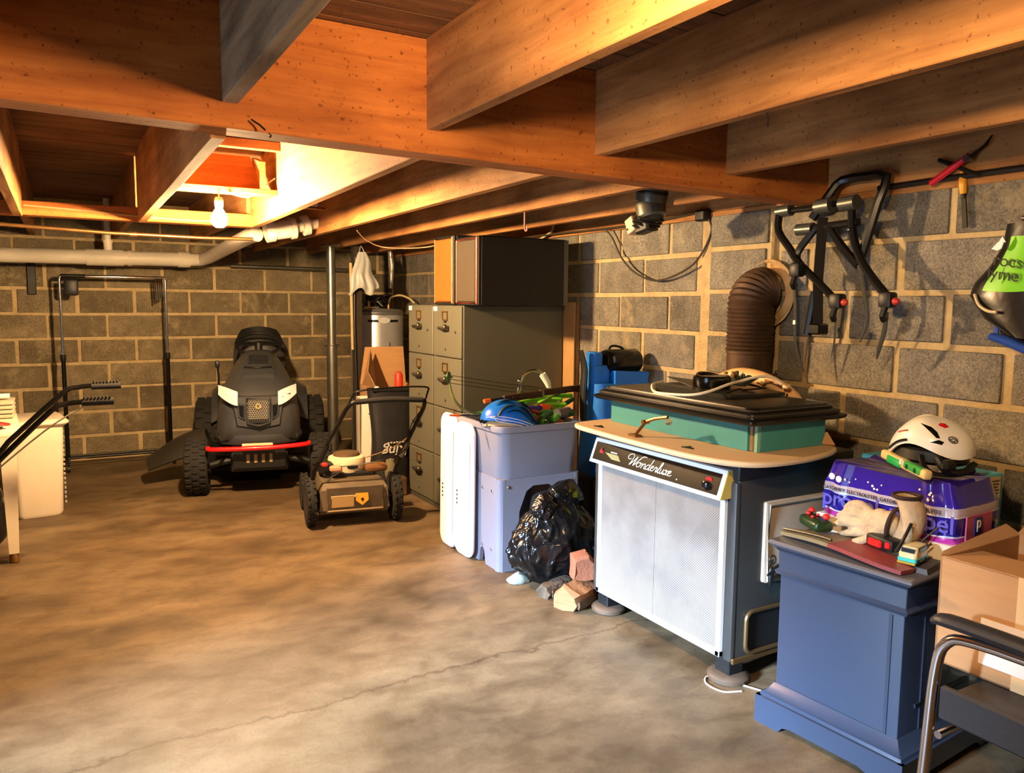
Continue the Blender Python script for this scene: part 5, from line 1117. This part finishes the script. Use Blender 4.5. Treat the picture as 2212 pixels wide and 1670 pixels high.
t = thing('work_glove','cream glove cuff standing up behind the lying glove','glove',(2.10,1.392,ZP+.014),R(8))
g = G(); n = 24
g.surf(lambda u,v:(.035*math.cos(2*PI*u)*(1+.15*v), -.012+.034*math.sin(2*PI*u)-.03*math.sin(PI*v*.9), .035+.14*v),24,10,.004,closeu=True)
obj('cuff', g, GLV, t); obj('cuff_binding', G().tube([(.041*math.cos(a),-.02+.036*math.sin(a),.176) for a in [k*PI/9 for k in range(18)]],.006,8,closed=True), CUFF, t)
obj('cuff_seam', G().tube([(.0,-.048,.04),(.0,-.062,.10),(0,-.055,.175)],.005,6,sm=4), CUFF, t)
t = thing('tool_case','small red and black gadget under the glove cuff','gadget',(2.055,1.40,ZP+.034),R(-10))
obj('case', G().box((0,0,.018),(.05,.10,.036),bev=.008,seg=2), BLACK, t); obj('red_grip', G().box((-.028,.01,.016),(.012,.05,.022),bev=.004), mat('gadget_red',(205,28,28),.35), t); obj('red_clip', G().box((-.027,-.036,.02),(.010,.018,.018),bev=.003), MATS['gadget_red'], t)
obj('strap', G().tube([(-.02,-.06,.01),(-.01,-.075,.05),(.02,-.07,.09)],.005,6,sm=4), BLACK, t)
# toy van on a wedge
t = thing('toy_van','tiny beige and turquoise toy van at the pedestal corner','toy car',(2.065,1.318,ZP+.016),R(12))
BG = mat('van_beige',(214,200,150),.35,coat=.4)
obj('van_body', loft(G(), [[(x,y,.006) for x,y in rrect(.085,.048,.008)],[(x,y,.03) for x,y in rrect(.085,.05,.008)],[(x+.006,y,.05) for x,y in rrect(.066,.042,.008)]]), BG, t)
obj('lower_band', G().box((0,0,.014),(.088,.051,.014),bev=.003), mat('van_turquoise',(60,190,180),.3,.2), t)
obj('windscreen', G().box((-.036,0,.040),(.004,.036,.012),ry=R(18)), BLACKG, t); obj('side_window', G().box((.006,-.0235,.041),(.05,.003,.011)), BLACKG, t)
obj('bumper', G().box((-.045,0,.006),(.005,.05,.007),bev=.002), mat('van_bumper',(200,180,70),.3,.5), t)
for x in (-.025,.025):
    for y in (-.022,.022): obj('wheel', G().cyl((x,y-.004,.008),(x,y+.004,.008),.008,seg=12), BLACK, t)
one('dark_wedge', G().hexa([(-.06,-.05,0),(.06,-.05,0),(.06,.05,0),(-.06,.05,0),(-.055,-.045,.014),(.055,-.045,.016),(.055,.045,.016),(-.055,.045,.014)]), mat('wedge_grey',(66,62,58),.5), 'flat dark slab under the tiny toy van', 'slab', (2.085,1.315,ZP+.0), (0,0,R(12)))
one('thin_antenna', G().tube([(0,0,0),(.02,-.02,.05),(.05,-.045,.09)],.0025,6).tube([(.012,-.012,.03),(-.01,-.04,.04)],.002,5).tube([(.012,-.012,.03),(.05,-.03,.035)],.002,5), BLACK, 'bent black wire antenna beside the toy van', 'antenna', (2.105,1.35,ZP+.017))

# bottled water multipack: wrapped film bulging over the bottles
def propel_mat():
    m = bpy.data.materials.new('printed_film'); m.use_nodes = True; nt = m.node_tree; b = nt.nodes['Principled BSDF']; b.inputs['Roughness'].default_value = .14; b.inputs['Coat Weight'].default_value = .5
    tc = nn(nt,'ShaderNodeTexCoord'); sp = nn(nt,'ShaderNodeSeparateXYZ'); nt.links.new(tc.outputs['Object'], sp.inputs[0])
    n = nn(nt,'ShaderNodeTexNoise', i_Scale=9.0); nt.links.new(tc.outputs['Object'], n.inputs['Vector'])
    a = nn(nt,'ShaderNodeMath', operation='MULTIPLY_ADD'); nt.links.new(n.outputs['Fac'], a.inputs[0]); a.inputs[1].default_value = .012; nt.links.new(sp.outputs['Z'], a.inputs[2])
    mr = nn(nt,'ShaderNodeMapRange'); mr.inputs['From Max'].default_value = .25; nt.links.new(a.outputs[0], mr.inputs['Value'])
    rp = nn(nt,'ShaderNodeValToRGB'); rp.color_ramp.interpolation = 'CONSTANT'; e = rp.color_ramp.elements
    seq = [(0,(232,226,228)),(.20,(190,60,170)),(.315,(240,236,240)),(.335,(44,34,150)),(.555,(240,236,240)),(.57,(186,176,190)),(.665,(52,34,160)),(.95,(120,96,110))]
    e[0].position = 0; e[0].color = (*rgb(*seq[0][1]),1); e[1].position = seq[1][0]; e[1].color = (*rgb(*seq[1][1]),1)
    for p, c in seq[2:]: e.new(p).color = (*rgb(*c),1)
    nt.links.new(mr.outputs[0], rp.inputs[0]); nt.links.new(rp.outputs[0], b.inputs['Base Color']); return m
t = thing('bottled_water_pack','purple shrink-wrapped multipack of bottles on the pedestal','bottle pack',(2.30,1.50,ZP),R(3))
PW, PD, PH = .27, .45, .225
def pack(u, v):
    a = 2*PI*u; c, s = math.cos(a), math.sin(a)
    x = PW/2*math.copysign(abs(c)**.28,c); y = PD/2*math.copysign(abs(s)**.28,s)
    k = 1-.10*max(0,v-.72)/.28-.012*math.sin(v*9)
    bump = .007*math.cos(y*2*PI/.075)*(abs(c)>.35) if v > .3 else 0
    return ((x-bump*(1 if c<0 else -1))*k, y*k, PH*min(v,1)-.006*math.sin(a*6)*(v>.8))
g = G().surf(pack,96,20,closeu=True)
top = [V(pack(k/96,1)) for k in range(96)]; g.add(top+[V((0,0,PH-.012))],[(k,(k+1)%96,96) for k in range(96)])
obj('printed_film', g, propel_mat(), t, sharp=60)
obj('cardboard_tray', G().bb((-PW/2-.004,-PD/2-.004,0),(PW/2+.004,PD/2+.004,.055),bev=.004), mat('tray_white',(240,228,205),.7), t)
PROP = mat('print_violet',(104,96,214),.4)
text('brand_lettering','propel',.072,PROP,t,(-PW/2-.0135,.200,.094),ROT_MX,ext=.001,bold=.0008,sx=1.05); text('brand_lettering','propel',.072,PROP,t,(-PW/2-.0135,-.030,.094),ROT_MX,ext=.001,bold=.0008,sx=1.05)
DKP = mat('print_dark',(70,62,70),.5)
text('strip_lettering','GATORADE ELECTROLYTES  GATORADE ELECTROLYTES',.0155,DKP,t,(-PW/2-.0120,.200,.1435),ROT_MX,ext=.0012,sx=.98)
WH = mat('print_white',(248,246,250),.35)
rn = random.Random(14)
for y, z, r_ in [(.175,.185,.0105),(.15,.180,.0105)]+[(rn.uniform(-.18,.13),rn.uniform(.168,.202),rn.uniform(.002,.0045)) for _ in range(14)]:
    obj('printed_dot', G().lathe([(0,0),(r_,0),(r_,.002),(0,.002)],14,T(-PW/2*.985-.005,y,z)@Matrix.Rotation(-PI/2,4,'Y')), WH, t)
obj('barcode', G().box((-PW/2-.0055,-.115,.028),(.002,.045,.025)), mat('barcode_grey',(150,140,150),.6), t)
obj('end_label', G().box((-.03,-PD/2-.009,.105),(.04,.004,.05)), mat('label_navy',(40,34,110),.4), t); text('end_lettering','p',.05,WH,t,(-.042,-PD/2-.0118,.10),ROT_MY)
obj('end_band', G().box((-.02,-PD/2-.006,.10),(.14,.004,.075)), mat('end_pink',(190,90,130),.4), t); text('tray_lettering','PROPEL',.022,DKP,t,(-.06,-PD/2-.0052,.020),ROT_MY)
# turquoise carton behind
t = thing('turquoise_carton','turquoise carton with a beige text panel behind the bottle pack','carton',(2.535,1.56,.0),R(-2))
TQ = mat('carton_turquoise',(72,172,196),.5)
obj('carton', G().bb((-.065,-.19,.0),(.065,.24,.815),bev=.004), TQ, t); obj('text_panel', G().box((-.0,-.192,.765),(.09,.003,.085)), mat('panel_cream',(214,190,140),.6), t)
g = G()
for k in range(7): g.box((0,-.194,.795-.010*k),(.07-.008*(k%3),.002,.003))
obj('text_lines', g, DKP, t)
# spirit level
t = thing('spirit_level','cream level with green vials across the bottle pack','spirit level',(2.255,1.485,ZP+PH+.008),rot=(R(4),R(3),R(-27)))
CRM = mat('level_cream',(226,202,140),.45)
obj('body', G().box((0,0,.016),(.028,.26,.030),bev=.009,seg=3), CRM, t)
obj('vial_window', G().box((-.003,-.06,.019),(.026,.10,.026),bev=.008,seg=3), mat('vial_green',(84,190,96),.15,trans=.3), t)
obj('grip_inset', G().box((-.006,.045,.012),(.022,.085,.028),bev=.008,seg=3), mat('level_green',(40,178,92),.3), t)
for y in (-.035,-.08): obj('vial_hole', G().cyl((-.0165,y,.017),(-.0135,y,.017),.008,seg=14), mat('vial_dark',(20,80,40),.2), t)
obj('centre_clip', G().box((-.012,.0,.022),(.014,.014,.022),bev=.004), WHITEP, t)
# climbing helmet
t = thing('climbing_helmet','white climbing helmet with black vents on top of the pack','helmet',(2.36,1.47,ZP+PH+.010),R(-12))
HW = mat('helmet_white',(240,236,228),.3,coat=.4)
def ch(u, v):
    a = 2*PI*u; b = PI/2*v; c, s = math.cos(a), math.sin(a); k = math.cos(b)**.82
    low = .055+.018*math.sin(2*a+.4)-.016*math.cos(a*3)
    return (.105*c*k, .135*s*k, low*(1-v)+(.045+.115*math.sin(b)**.9)*v**.35)
sh = obj('shell', G().surf(ch,44,14,.006,closeu=True), HW, t)
def on_sh(u, v, d=.002): p = V(ch(u,v)); n_ = V((p.x/.105**2,p.y/.135**2,(p.z-.05)/.11**2)).normalized(); return p+n_*d
def patch(poly, m, nm):
    pts = [on_sh(u,v) for u,v in poly]; c = sum(pts,V())/len(pts); nrm = V((c.x/.105**2,c.y/.135**2,(c.z-.05)/.11**2)).normalized()
    n_ = len(pts); g = G().add(pts+[c+nrm*.003]+[p-nrm*.006 for p in pts],[(k,(k+1)%n_,n_) for k in range(n_)]+[(k,n_+1+k,n_+1+(k+1)%n_,(k+1)%n_) for k in range(n_)]); return obj(nm, g, m, sh, sharp=None)
patch([(.545,.52),(.585,.40),(.62,.28),(.635,.30),(.625,.42),(.60,.50)],BLACKG,'vent'); patch([(.60,.12),(.63,.25),(.65,.24),(.64,.16)],BLACKG,'vent'); patch([(.635,.62),(.655,.70),(.69,.70),(.70,.62),(.67,.58)],mat('helmet_red',(205,24,40),.35),'red_badge')
obj('round_logo', G().tube([on_sh(.69+.020*math.cos(a),.33+.065*math.sin(a),.002) for a in [k*PI/8 for k in range(16)]],.0016,5,closed=True), DKP, sh); obj('logo_mark', G().tube([on_sh(.675,.33),on_sh(.69,.36),on_sh(.705,.33),on_sh(.69,.29)],.002,5,closed=True), DKP, sh)
g = G()
for k in range(5): g.ball(on_sh(.50-.012*k,.27+.003*k,.001),(.002,.004,.003),6,5)
obj('small_lettering', g, MATS['ink_red'], sh)
obj('inner_harness', G().lathe([(.085,.02),(.095,.03),(.092,.06),(.08,.07)],24,Matrix.Scale(1.25,4,(0,1,0)),caps=False).tube([(-.08,-.10,.05),(-.07,-.12,.02),(-.03,-.125,.005),(.04,-.12,.01)],.012,8,sm=4), BLACK, t)
obj('chin_strap', G().tube([(-.09,-.05,.05),(-.095,-.07,.02),(-.08,-.10,.0),(-.02,-.13,.005),(.05,-.12,.03)],.009,8,sm=4,flat=.5), BLACK, t); obj('rear_dial', G().box((-.06,-.125,.03),(.05,.03,.035),bev=.01), BLACK, t)
obj('edge_trim', G().tube([V(ch(.40+.01*k,.02))+V((-.002,0,0)) for k in range(12)],.004,6), BLACK, t)
# ================================================================ chair with the carton on it
t = thing('armchair','chrome tube chair with black padded arms at the right edge','chair',(2.127,.86,0))
VIN = mat('black_vinyl',(40,40,42),.45,bump=.1,bscale=80)
obj('seat', G().box((0,-.02,.365),(.59,.48,.06),bev=.02,seg=3), VIN, t)
for s in (-1,1):
    x = s*.312
    f = obj('leg_frame', G().tube([(x,.245,0),(x,.232,.25),(x,.222,.45),(x,.20,.535),(x,.13,.562),(x,-.10,.566),(x,-.24,.56),(x,-.29,.50),(x,-.30,.2),(x,-.31,0)],.0135,12,sm=4), CHROME, t)
    obj('armrest', G().tube([(x,.235,.580),(x,.20,.592),(x,.05,.594),(x,-.12,.590),(x,-.27,.585)],[.014,.024,.025,.024,.018],12,sm=4,flat=.7), VIN, t)
    obj('side_panel', G().bb((x-.010,-.26,.345),(x+.010,.205,.43),bev=.006), VIN, t)
    for z in (.13,.165): obj('leg_ring', G().lathe([(.014,z),(.016,z+.003),(.016,z+.008),(.014,z+.011)],14,T(x,.238,0)), CHROME, f)
    obj('foot_glide', G().lathe([(.018,0),(.018,.02),(.014,.025)],12,T(x,.245,0)), BLACK, f)
obj('cross_tube', G().tube([(-.312,.205,.30),(.312,.205,.30)],.010,10), CHROME, t)
obj('backrest', G().bb((-.28,-.31,.60),(.28,-.28,.82),bev=.012,seg=2), VIN, t)
for s in (-1,1): obj('back_post', G().tube([(s*.29,-.295,.50),(s*.29,-.30,.80)],.011,10), CHROME, t)
t = thing('cardboard_box','open cardboard carton with tape strip standing on the chrome chair','box',(2.205,.975,.396),R(2))
w, d, h = .40, .46, .29
TAPE = mat('packing_tape',(214,180,132),.25)
for a, b in (((-w/2,-d/2,0),(w/2,d/2,.008)),((-w/2,-d/2,0),(-w/2+.008,d/2,h)),((w/2-.008,-d/2,0),(w/2,d/2,h)),((-w/2,-d/2,0),(w/2,-d/2+.008,h)),((-w/2,d/2-.008,0),(w/2,d/2,h))): obj('side', G().bb(a,b,bev=.002), CARD, t)
obj('flap', G().hexa([(-w/2,d/2-.006,h),(w/2,d/2-.006,h),(w/2,d/2,h),(-w/2,d/2,h),(-w/2+.05,d/2+.015,h-.004),(w/2,d/2+.03,h+.018),(w/2,d/2+.036,h+.020),(-w/2+.05,d/2+.021,h-.002)]), CARD, t)
obj('flap', G().hexa([(w/2-.006,-d/2,h),(w/2,-d/2,h),(w/2,d/2,h),(w/2-.006,d/2,h),(w/2+.14,-d/2,h+.10),(w/2+.145,-d/2,h+.10),(w/2+.145,d/2,h+.06),(w/2+.14,d/2,h+.06)]), CARD, t)
obj('flap', G().hexa([(-w/2,-d/2,h-.004),(-w/2+.19,-d/2,h-.02),(-w/2+.19,d/2-.01,h-.02),(-w/2,d/2-.01,h-.004),(-w/2,-d/2,h),(-w/2+.19,-d/2,h-.016),(-w/2+.19,d/2-.01,h-.016),(-w/2,d/2-.01,h)]), CARD, t)
obj('tape_strip', G().bb((-w/2-.0015,.0-.035,.0),(-w/2,.035,h)), TAPE, t)
obj('shipping_label', G().box((-w/2-.0015,.06,.10),(.002,.11,.12)), mat('label_paper',(236,222,214),.4), t)

# ================================================================ right wall: what hangs there
t = thing('bike_rack','black folding car bike rack hanging from the joist by the wall','bike rack',(2.735,2.15,1.25))
o_ = V((2.735,2.15,1.25))
def rl(*pts): return [V(p)-o_ for p in pts]
BM = mat('rack_black',(24,24,25),.32,.3)
obj('mast', G().tube(rl((2.73,2.225,1.70),(2.725,2.23,1.45),(2.72,2.215,1.25)),.026,4,flat=1.1), BM, t, sharp=20)
obj('mast_sleeve', G().tube(rl((2.725,2.24,1.40),(2.72,2.265,1.22)),.018,8), BM, t)
obj('mast_cap', G().box(V((2.72,2.213,1.245))-o_,(.06,.06,.045),bev=.006), BLACKG, t)
obj('top_hoop', G().tube(rl((2.72,2.27,1.70),(2.74,2.20,1.80),(2.76,2.165,1.845),(2.77,2.06,1.85),(2.76,1.965,1.835),(2.745,1.985,1.74),(2.735,2.03,1.56),(2.735,2.05,1.50)),.019,8,sm=2), BM, t)
obj('cross_bar', G().tube(rl((2.72,2.44,1.745),(2.73,2.30,1.745),(2.735,2.08,1.755)),.013,10), BM, t)
for y, r_ in ((2.42,.026),(2.215,.032),(2.10,.030)): obj('pivot_barrel', G().cyl(V((2.725,y+.035,1.745))-o_, V((2.725,y-.035,1.748))-o_, r_), mat('barrel_grey',(92,94,90),.35,.6), t)
obj('cross_bar', G().tube(rl((2.73,2.33,1.66),(2.735,2.06,1.67)),.016,10), BM, t); obj('pivot_barrel', G().cyl(V((2.73,2.35,1.66))-o_, V((2.73,2.27,1.66))-o_, .025), MATS['barrel_grey'], t)
for P_ in ([(2.72,2.445,1.74),(2.71,2.435,1.66),(2.70,2.36,1.58),(2.70,2.31,1.52),(2.69,2.18,1.42),(2.68,2.10,1.36)],[(2.73,2.09,1.74),(2.72,2.07,1.62),(2.71,2.02,1.52),(2.70,1.95,1.44),(2.69,1.875,1.37)],[(2.73,2.19,1.66),(2.72,2.12,1.58),(2.71,2.03,1.50)],[(2.73,2.26,1.66),(2.71,2.33,1.56),(2.70,2.30,1.50)]):
    a = obj('carrier_arm', G().tube(rl(*P_),.0165,8,sm=3), BM, t)
for y, z in ((2.095,1.36),(1.875,1.365),(2.30,1.49)):
    c = obj('cradle', G().box(V((2.68,y,z))-o_,(.05,.055,.06),bev=.012,seg=2), BLACK, t); obj('cradle_hook', G().tube(rl((2.67,y,z-.02),(2.66,y+.005,z-.06),(2.68,y+.012,z-.075)),.012,8), BLACK, c)
    if z < 1.4: obj('red_cap', G().ball(V((2.67,y-.04,z-.005))-o_,(.012,.016,.014),10,8), mat('cap_red',(190,50,40),.4), c)
STRAP = mat('strap_grey',(46,46,40),.7)
for P_, w in (([(2.70,2.335,1.49),(2.71,2.325,1.30),(2.73,2.335,1.18),(2.75,2.30,1.06)],.008),([(2.72,2.255,1.30),(2.73,2.27,1.20),(2.74,2.29,1.09)],.006),([(2.68,2.10,1.32),(2.70,2.115,1.20),(2.71,2.135,1.13)],.005),([(2.69,1.885,1.32),(2.70,1.895,1.25),(2.71,1.92,1.18),(2.72,1.935,1.14)],.011),([(2.70,2.02,1.50),(2.71,1.99,1.36),(2.72,1.985,1.28),(2.73,2.02,1.20)],.010)):
    obj('strap', G().tube(rl(*P_),[w,w,w*.9,w*.3],6,sm=4,flat=.35), STRAP, t)
obj('buckle', G().box(V((2.715,2.33,1.27))-o_,(.01,.016,.022),bev=.002), STEEL, t)
for z, y in ((1.56,2.335),(1.64,2.075)): obj('pin', G().ball(V((2.70,y,z))-o_,.009,8,6), STEEL, t)
# red-handled loppers and a yellow-handled chisel tucked over the sill
t = thing('red_loppers','red-handled cutters tucked against the joist above the wall','loppers',(2.79,1.73,1.83))
obj('handle', G().tube([(0,.075,-.04),(0,.0,.005),(0,-.06,.04)],.012,10), mat('lopper_red',(215,30,48),.35), t)
obj('handle', G().tube([(.015,.06,.045),(.015,.0,.015),(.015,-.09,-.03)],.008,8), DARKMET, t)
obj('blade', G().tube([(.01,-.05,.03),(.01,-.11,.07),(.01,-.13,.10)],[.014,.010,.004],8,flat=.4), DARKMET, t); obj('pivot', G().cyl((-.012,-.055,.03),(.02,-.055,.03),.012,seg=12), STEEL, t)
t = thing('chisel','yellow-handled chisel hanging point down on the block wall','chisel',(2.835,1.70,1.68),rot=(R(-7),0,0))
obj('handle', G().lathe([(.008,.065),(.012,.07),(.014,.10),(.013,.135),(.006,.15),(0,.152)],14), mat('handle_yellow',(240,165,45),.35), t); obj('ferrule', G().lathe([(.009,.05),(.010,.066)],12), DARKMET, t); obj('blade', G().box((0,0,.0),(.006,.018,.11),bev=.001), DARKMET, t)
# black and green vest-like pack, blue strap behind
t = thing('life_vest','black and lime green life vest hanging at the right edge','life vest',(2.775,1.475,1.25))
BKN = mat('vest_black',(22,22,24),.3,bump=.15,bscale=30,coat=.2)
def vest(u, v):
    z = .01+.36*v; ed = [(0,.02),(.12,.095),(.34,.150),(.46,.135),(.62,.085),(.8,.05),(1,.04)]
    for (a,b),(c,dd) in zip(ed, ed[1:]):
        if a <= v <= c: l = b+(dd-b)*(v-a)/(c-a); break
    rgt = -.16+.02*v; y = rgt+(l-rgt)*u; return (-.055*math.sin(PI*min(max(u,0),1))**.6*(1-.4*v), y, z-.02*math.sin(PI*u)*(1-v))
obj('vest_body', G().surf(vest,20,24,-.03), BKN, t)
LG = mat('vest_lime',(120,205,30),.4)
def sub(u0,u1,v0,v1,f,off): return lambda u,v: V(f(u0+(u1-u0)*u, v0+(v1-v0)*v))+V((-off,0,0))
def limep(u, v):
    vv = .40+.48*v; lo = .18-.10*(1-v)*0+.0; l = .80-.02*v; return V(vest(l-(l-.12)*u, vv))+V((-.004,0,0))
obj('lime_panel', G().surf(lambda u,v: limep(1-u,v),12,12,.003), LG, t)
VB = mat('vest_ink',(24,26,20),.5)
text('lettering','rocs',.055,VB,t,(-.070,.040,.232),(R(90),R(9),R(-90)),shear=-.1); text('lettering','lyme',.055,VB,t,(-.070,.056,.190),(R(90),R(9),R(-90)),shear=-.1)
obj('white_flash', G().prism([(-.02,0),(.0,.022),(.018,.018),(.012,.0),(.0,-.006)],.003,T(-.062,.03,.285)@FACE_MX), WH, t); obj('white_flash', G().prism([(-.012,0),(.0,.02),(.012,.0)],.003,T(-.06,.018,.305)@FACE_MX), WH, t)
obj('piped_lettering', G().tube([(-.03,.115,.135),(-.045,.09,.10),(-.055,.055,.08),(-.06,.02,.075)],.0055,6,sm=4), mat('vest_gold',(205,190,150),.4), t)
obj('hanger_cord', G().tube([(0,-.03,.36),(.03,-.02,.46),(.06,-.02,.55)],.004,6), BLACK, t); obj('hanger_clip', G().box((-.0,-.03,.385),(.02,.05,.014),bev=.004), STEEL, t)
t = thing('blue_mat','blue foam strap showing behind the life vest','foam mat',(2.83,1.47,1.22))
obj('lower_lobe', G().tube([(0,.10,.02),(0,.04,.005),(0,-.06,-.03),(0,-.16,-.05)],[.022,.03,.034,.03],12,sm=4,flat=.6), mat('foam_blue',(34,74,170),.6), t); obj('upper_lobe', G().tube([(0,.055,.37),(0,.06,.31),(0,.08,.26)],[.02,.022,.014],10,sm=4,flat=.6), MATS['foam_blue'], t)
obj('link_strap', G().tube([(.008,.09,.02),(.008,.085,.14),(.008,.08,.27)],.010,8,flat=.5), MATS['foam_blue'], t)
# adjustable duct elbow with a junction box by the joists
t = thing('duct_elbow','grey metal duct elbow poking down below the girder','duct',(2.42,2.95,1.80))
DUCT = mat('duct_grey',(112,110,98),.4,.5,var=.2)
obj('upper_section', G().lathe([(.072,.02),(.074,.05),(.072,.06),(.074,.16),(.072,.33)],24,Matrix.Rotation(R(12),4,'X')), DUCT, t); obj('lower_section', G().lathe([(.060,-.06),(.068,-.05),(.071,-.0),(.068,.02)],24,Matrix.Rotation(R(-14),4,'X')), DUCT, t)
obj('band', G().lathe([(.076,.055),(.077,.06),(.077,.066),(.076,.07)],24,Matrix.Rotation(R(12),4,'X'),caps=False), DARKMET, t)
for k in range(4): obj('wire_coil', G().tube([(.062*math.cos(a)+.005*k,.062*math.sin(a)+.02*k,-.055-.012*k+.02*math.sin(a)) for a in [q*PI/8 for q in range(16)]],.006,6,closed=True), BLACK, t)
jb = obj('junction_box', G().box((-.02,.09,-.085),(.06,.06,.075),rx=R(-24),bev=.004), mat('box_tan',(196,168,140),.45,.2), t)
obj('dark_bracket', G().box((-.01,.02,-.10),(.06,.10,.05),rx=R(-10),bev=.01), BLACK, t); obj('box_screw', G().ball((-.052,.10,-.105),.006,8,6), CHROME, jb)
t = thing('outlet_box','dark outlet box with cable on the sill beside the pilaster','outlet box',(2.815,3.02,1.785))
obj('box', G().box((0,0,0),(.05,.075,.055),bev=.008), BLACK, t)
obj('hanging_cable', G().tube(rl2 if False else [(.0,-.035,.0),(.012,-.05,-.09),(.0,.06,-.24),(.0,.31,-.315),(.0,.50,-.28),(.0,.645,-.19),(.0,.75,-.06),(-.02,.80,-.005)],.0055,8,sm=6), mat('cable_dark',(60,52,40),.5), t)
obj('side_cable', G().tube([(0,.03,.02),(-.01,.30,.005),(-.02,.7,-.005),(-.03,1.3,0),(-.03,2.2,.0)],.006,6,sm=4), MATS['cable_dark'], t)
one('pvc_wire', G().tube([(0,0,0),(-.02,-.18,.04),(-.08,-.30,.10)],.007,8,sm=4), mat('wire_cream',(220,196,140),.5), 'stiff cream wire curving down to the block wall by the speaker', 'wire', (2.80,4.56,1.765))
one('pink_hook', G().tube([(0,0,.09),(0,0,.02),(0,-.008,.0),(0,-.022,.0),(0,-.026,.02)],.004,8,sm=4), mat('hook_pink',(220,120,110),.4), 'small pink hook hanging under a joist in front of the speaker', 'hook', (2.02,3.43,1.70))
one('ceiling_wire', G().tube([(0,0,0),(.1,.1,-.05),(.25,.15,-.085),(.5,.05,-.075),(.62,-.2,-.02)],.004,6,sm=5), mat('wire_pale',(170,140,110),.5), 'slack pale wire drooping under the joists left of the speakers', 'wire', (1.60,4.75,1.775))
one('joist_wire', G().tube([(0,0,0),(.3,.0,-.012),(.7,.0,-.03),(.95,0,-.028)],.005,6,sm=4), mat('wire_tan',(190,150,100),.5), 'cable stapled along the foot of the far header', 'wire', (-.15,4.852,1.82))
# drops of sap and nails on the timbers
for k, (p, q) in enumerate((((.47,2.27,1.83),(.50,2.24,1.80)),((.52,2.285,1.80),(.515,2.25,1.785)),((.66,2.9,2.13),(.665,2.91,2.04)),((1.66,1.55,1.853),(1.66,1.545,1.815)))):
    one('bent_nail', G().tube([p,((p[0]+q[0])/2+.004,(p[1]+q[1])/2,(p[2]+q[2])/2),q],.0028,6), DARKMET, ('rusty nail below the weathered joist end','second rusty nail in the girder face','long nail pointing down through the subfloor','twisted metal bit under the second near joist')[k], 'nail')
one('floor_twine', G().tube([(0,0,.003),(-.06,.03,.003),(-.07,.10,.003),(-.03,.14,.003),(.0,.10,.003),(.05,.0,.003),(.10,-.12,.003)],.003,6,sm=5), mat('twine_white',(196,176,160),.8), 'white string curled on the floor by the stove foot', 'string', (2.0,1.87,0))

one('conduit', G().tube([(0,1.05,.0),(0,.55,.004),(.0,.1,.0),(0,-.5,.004)],.012,8,sm=4), mat('conduit_black',(34,28,24),.4), 'dark conduit running along the top of the right-hand block wall', 'conduit', (2.832,1.0,1.806))
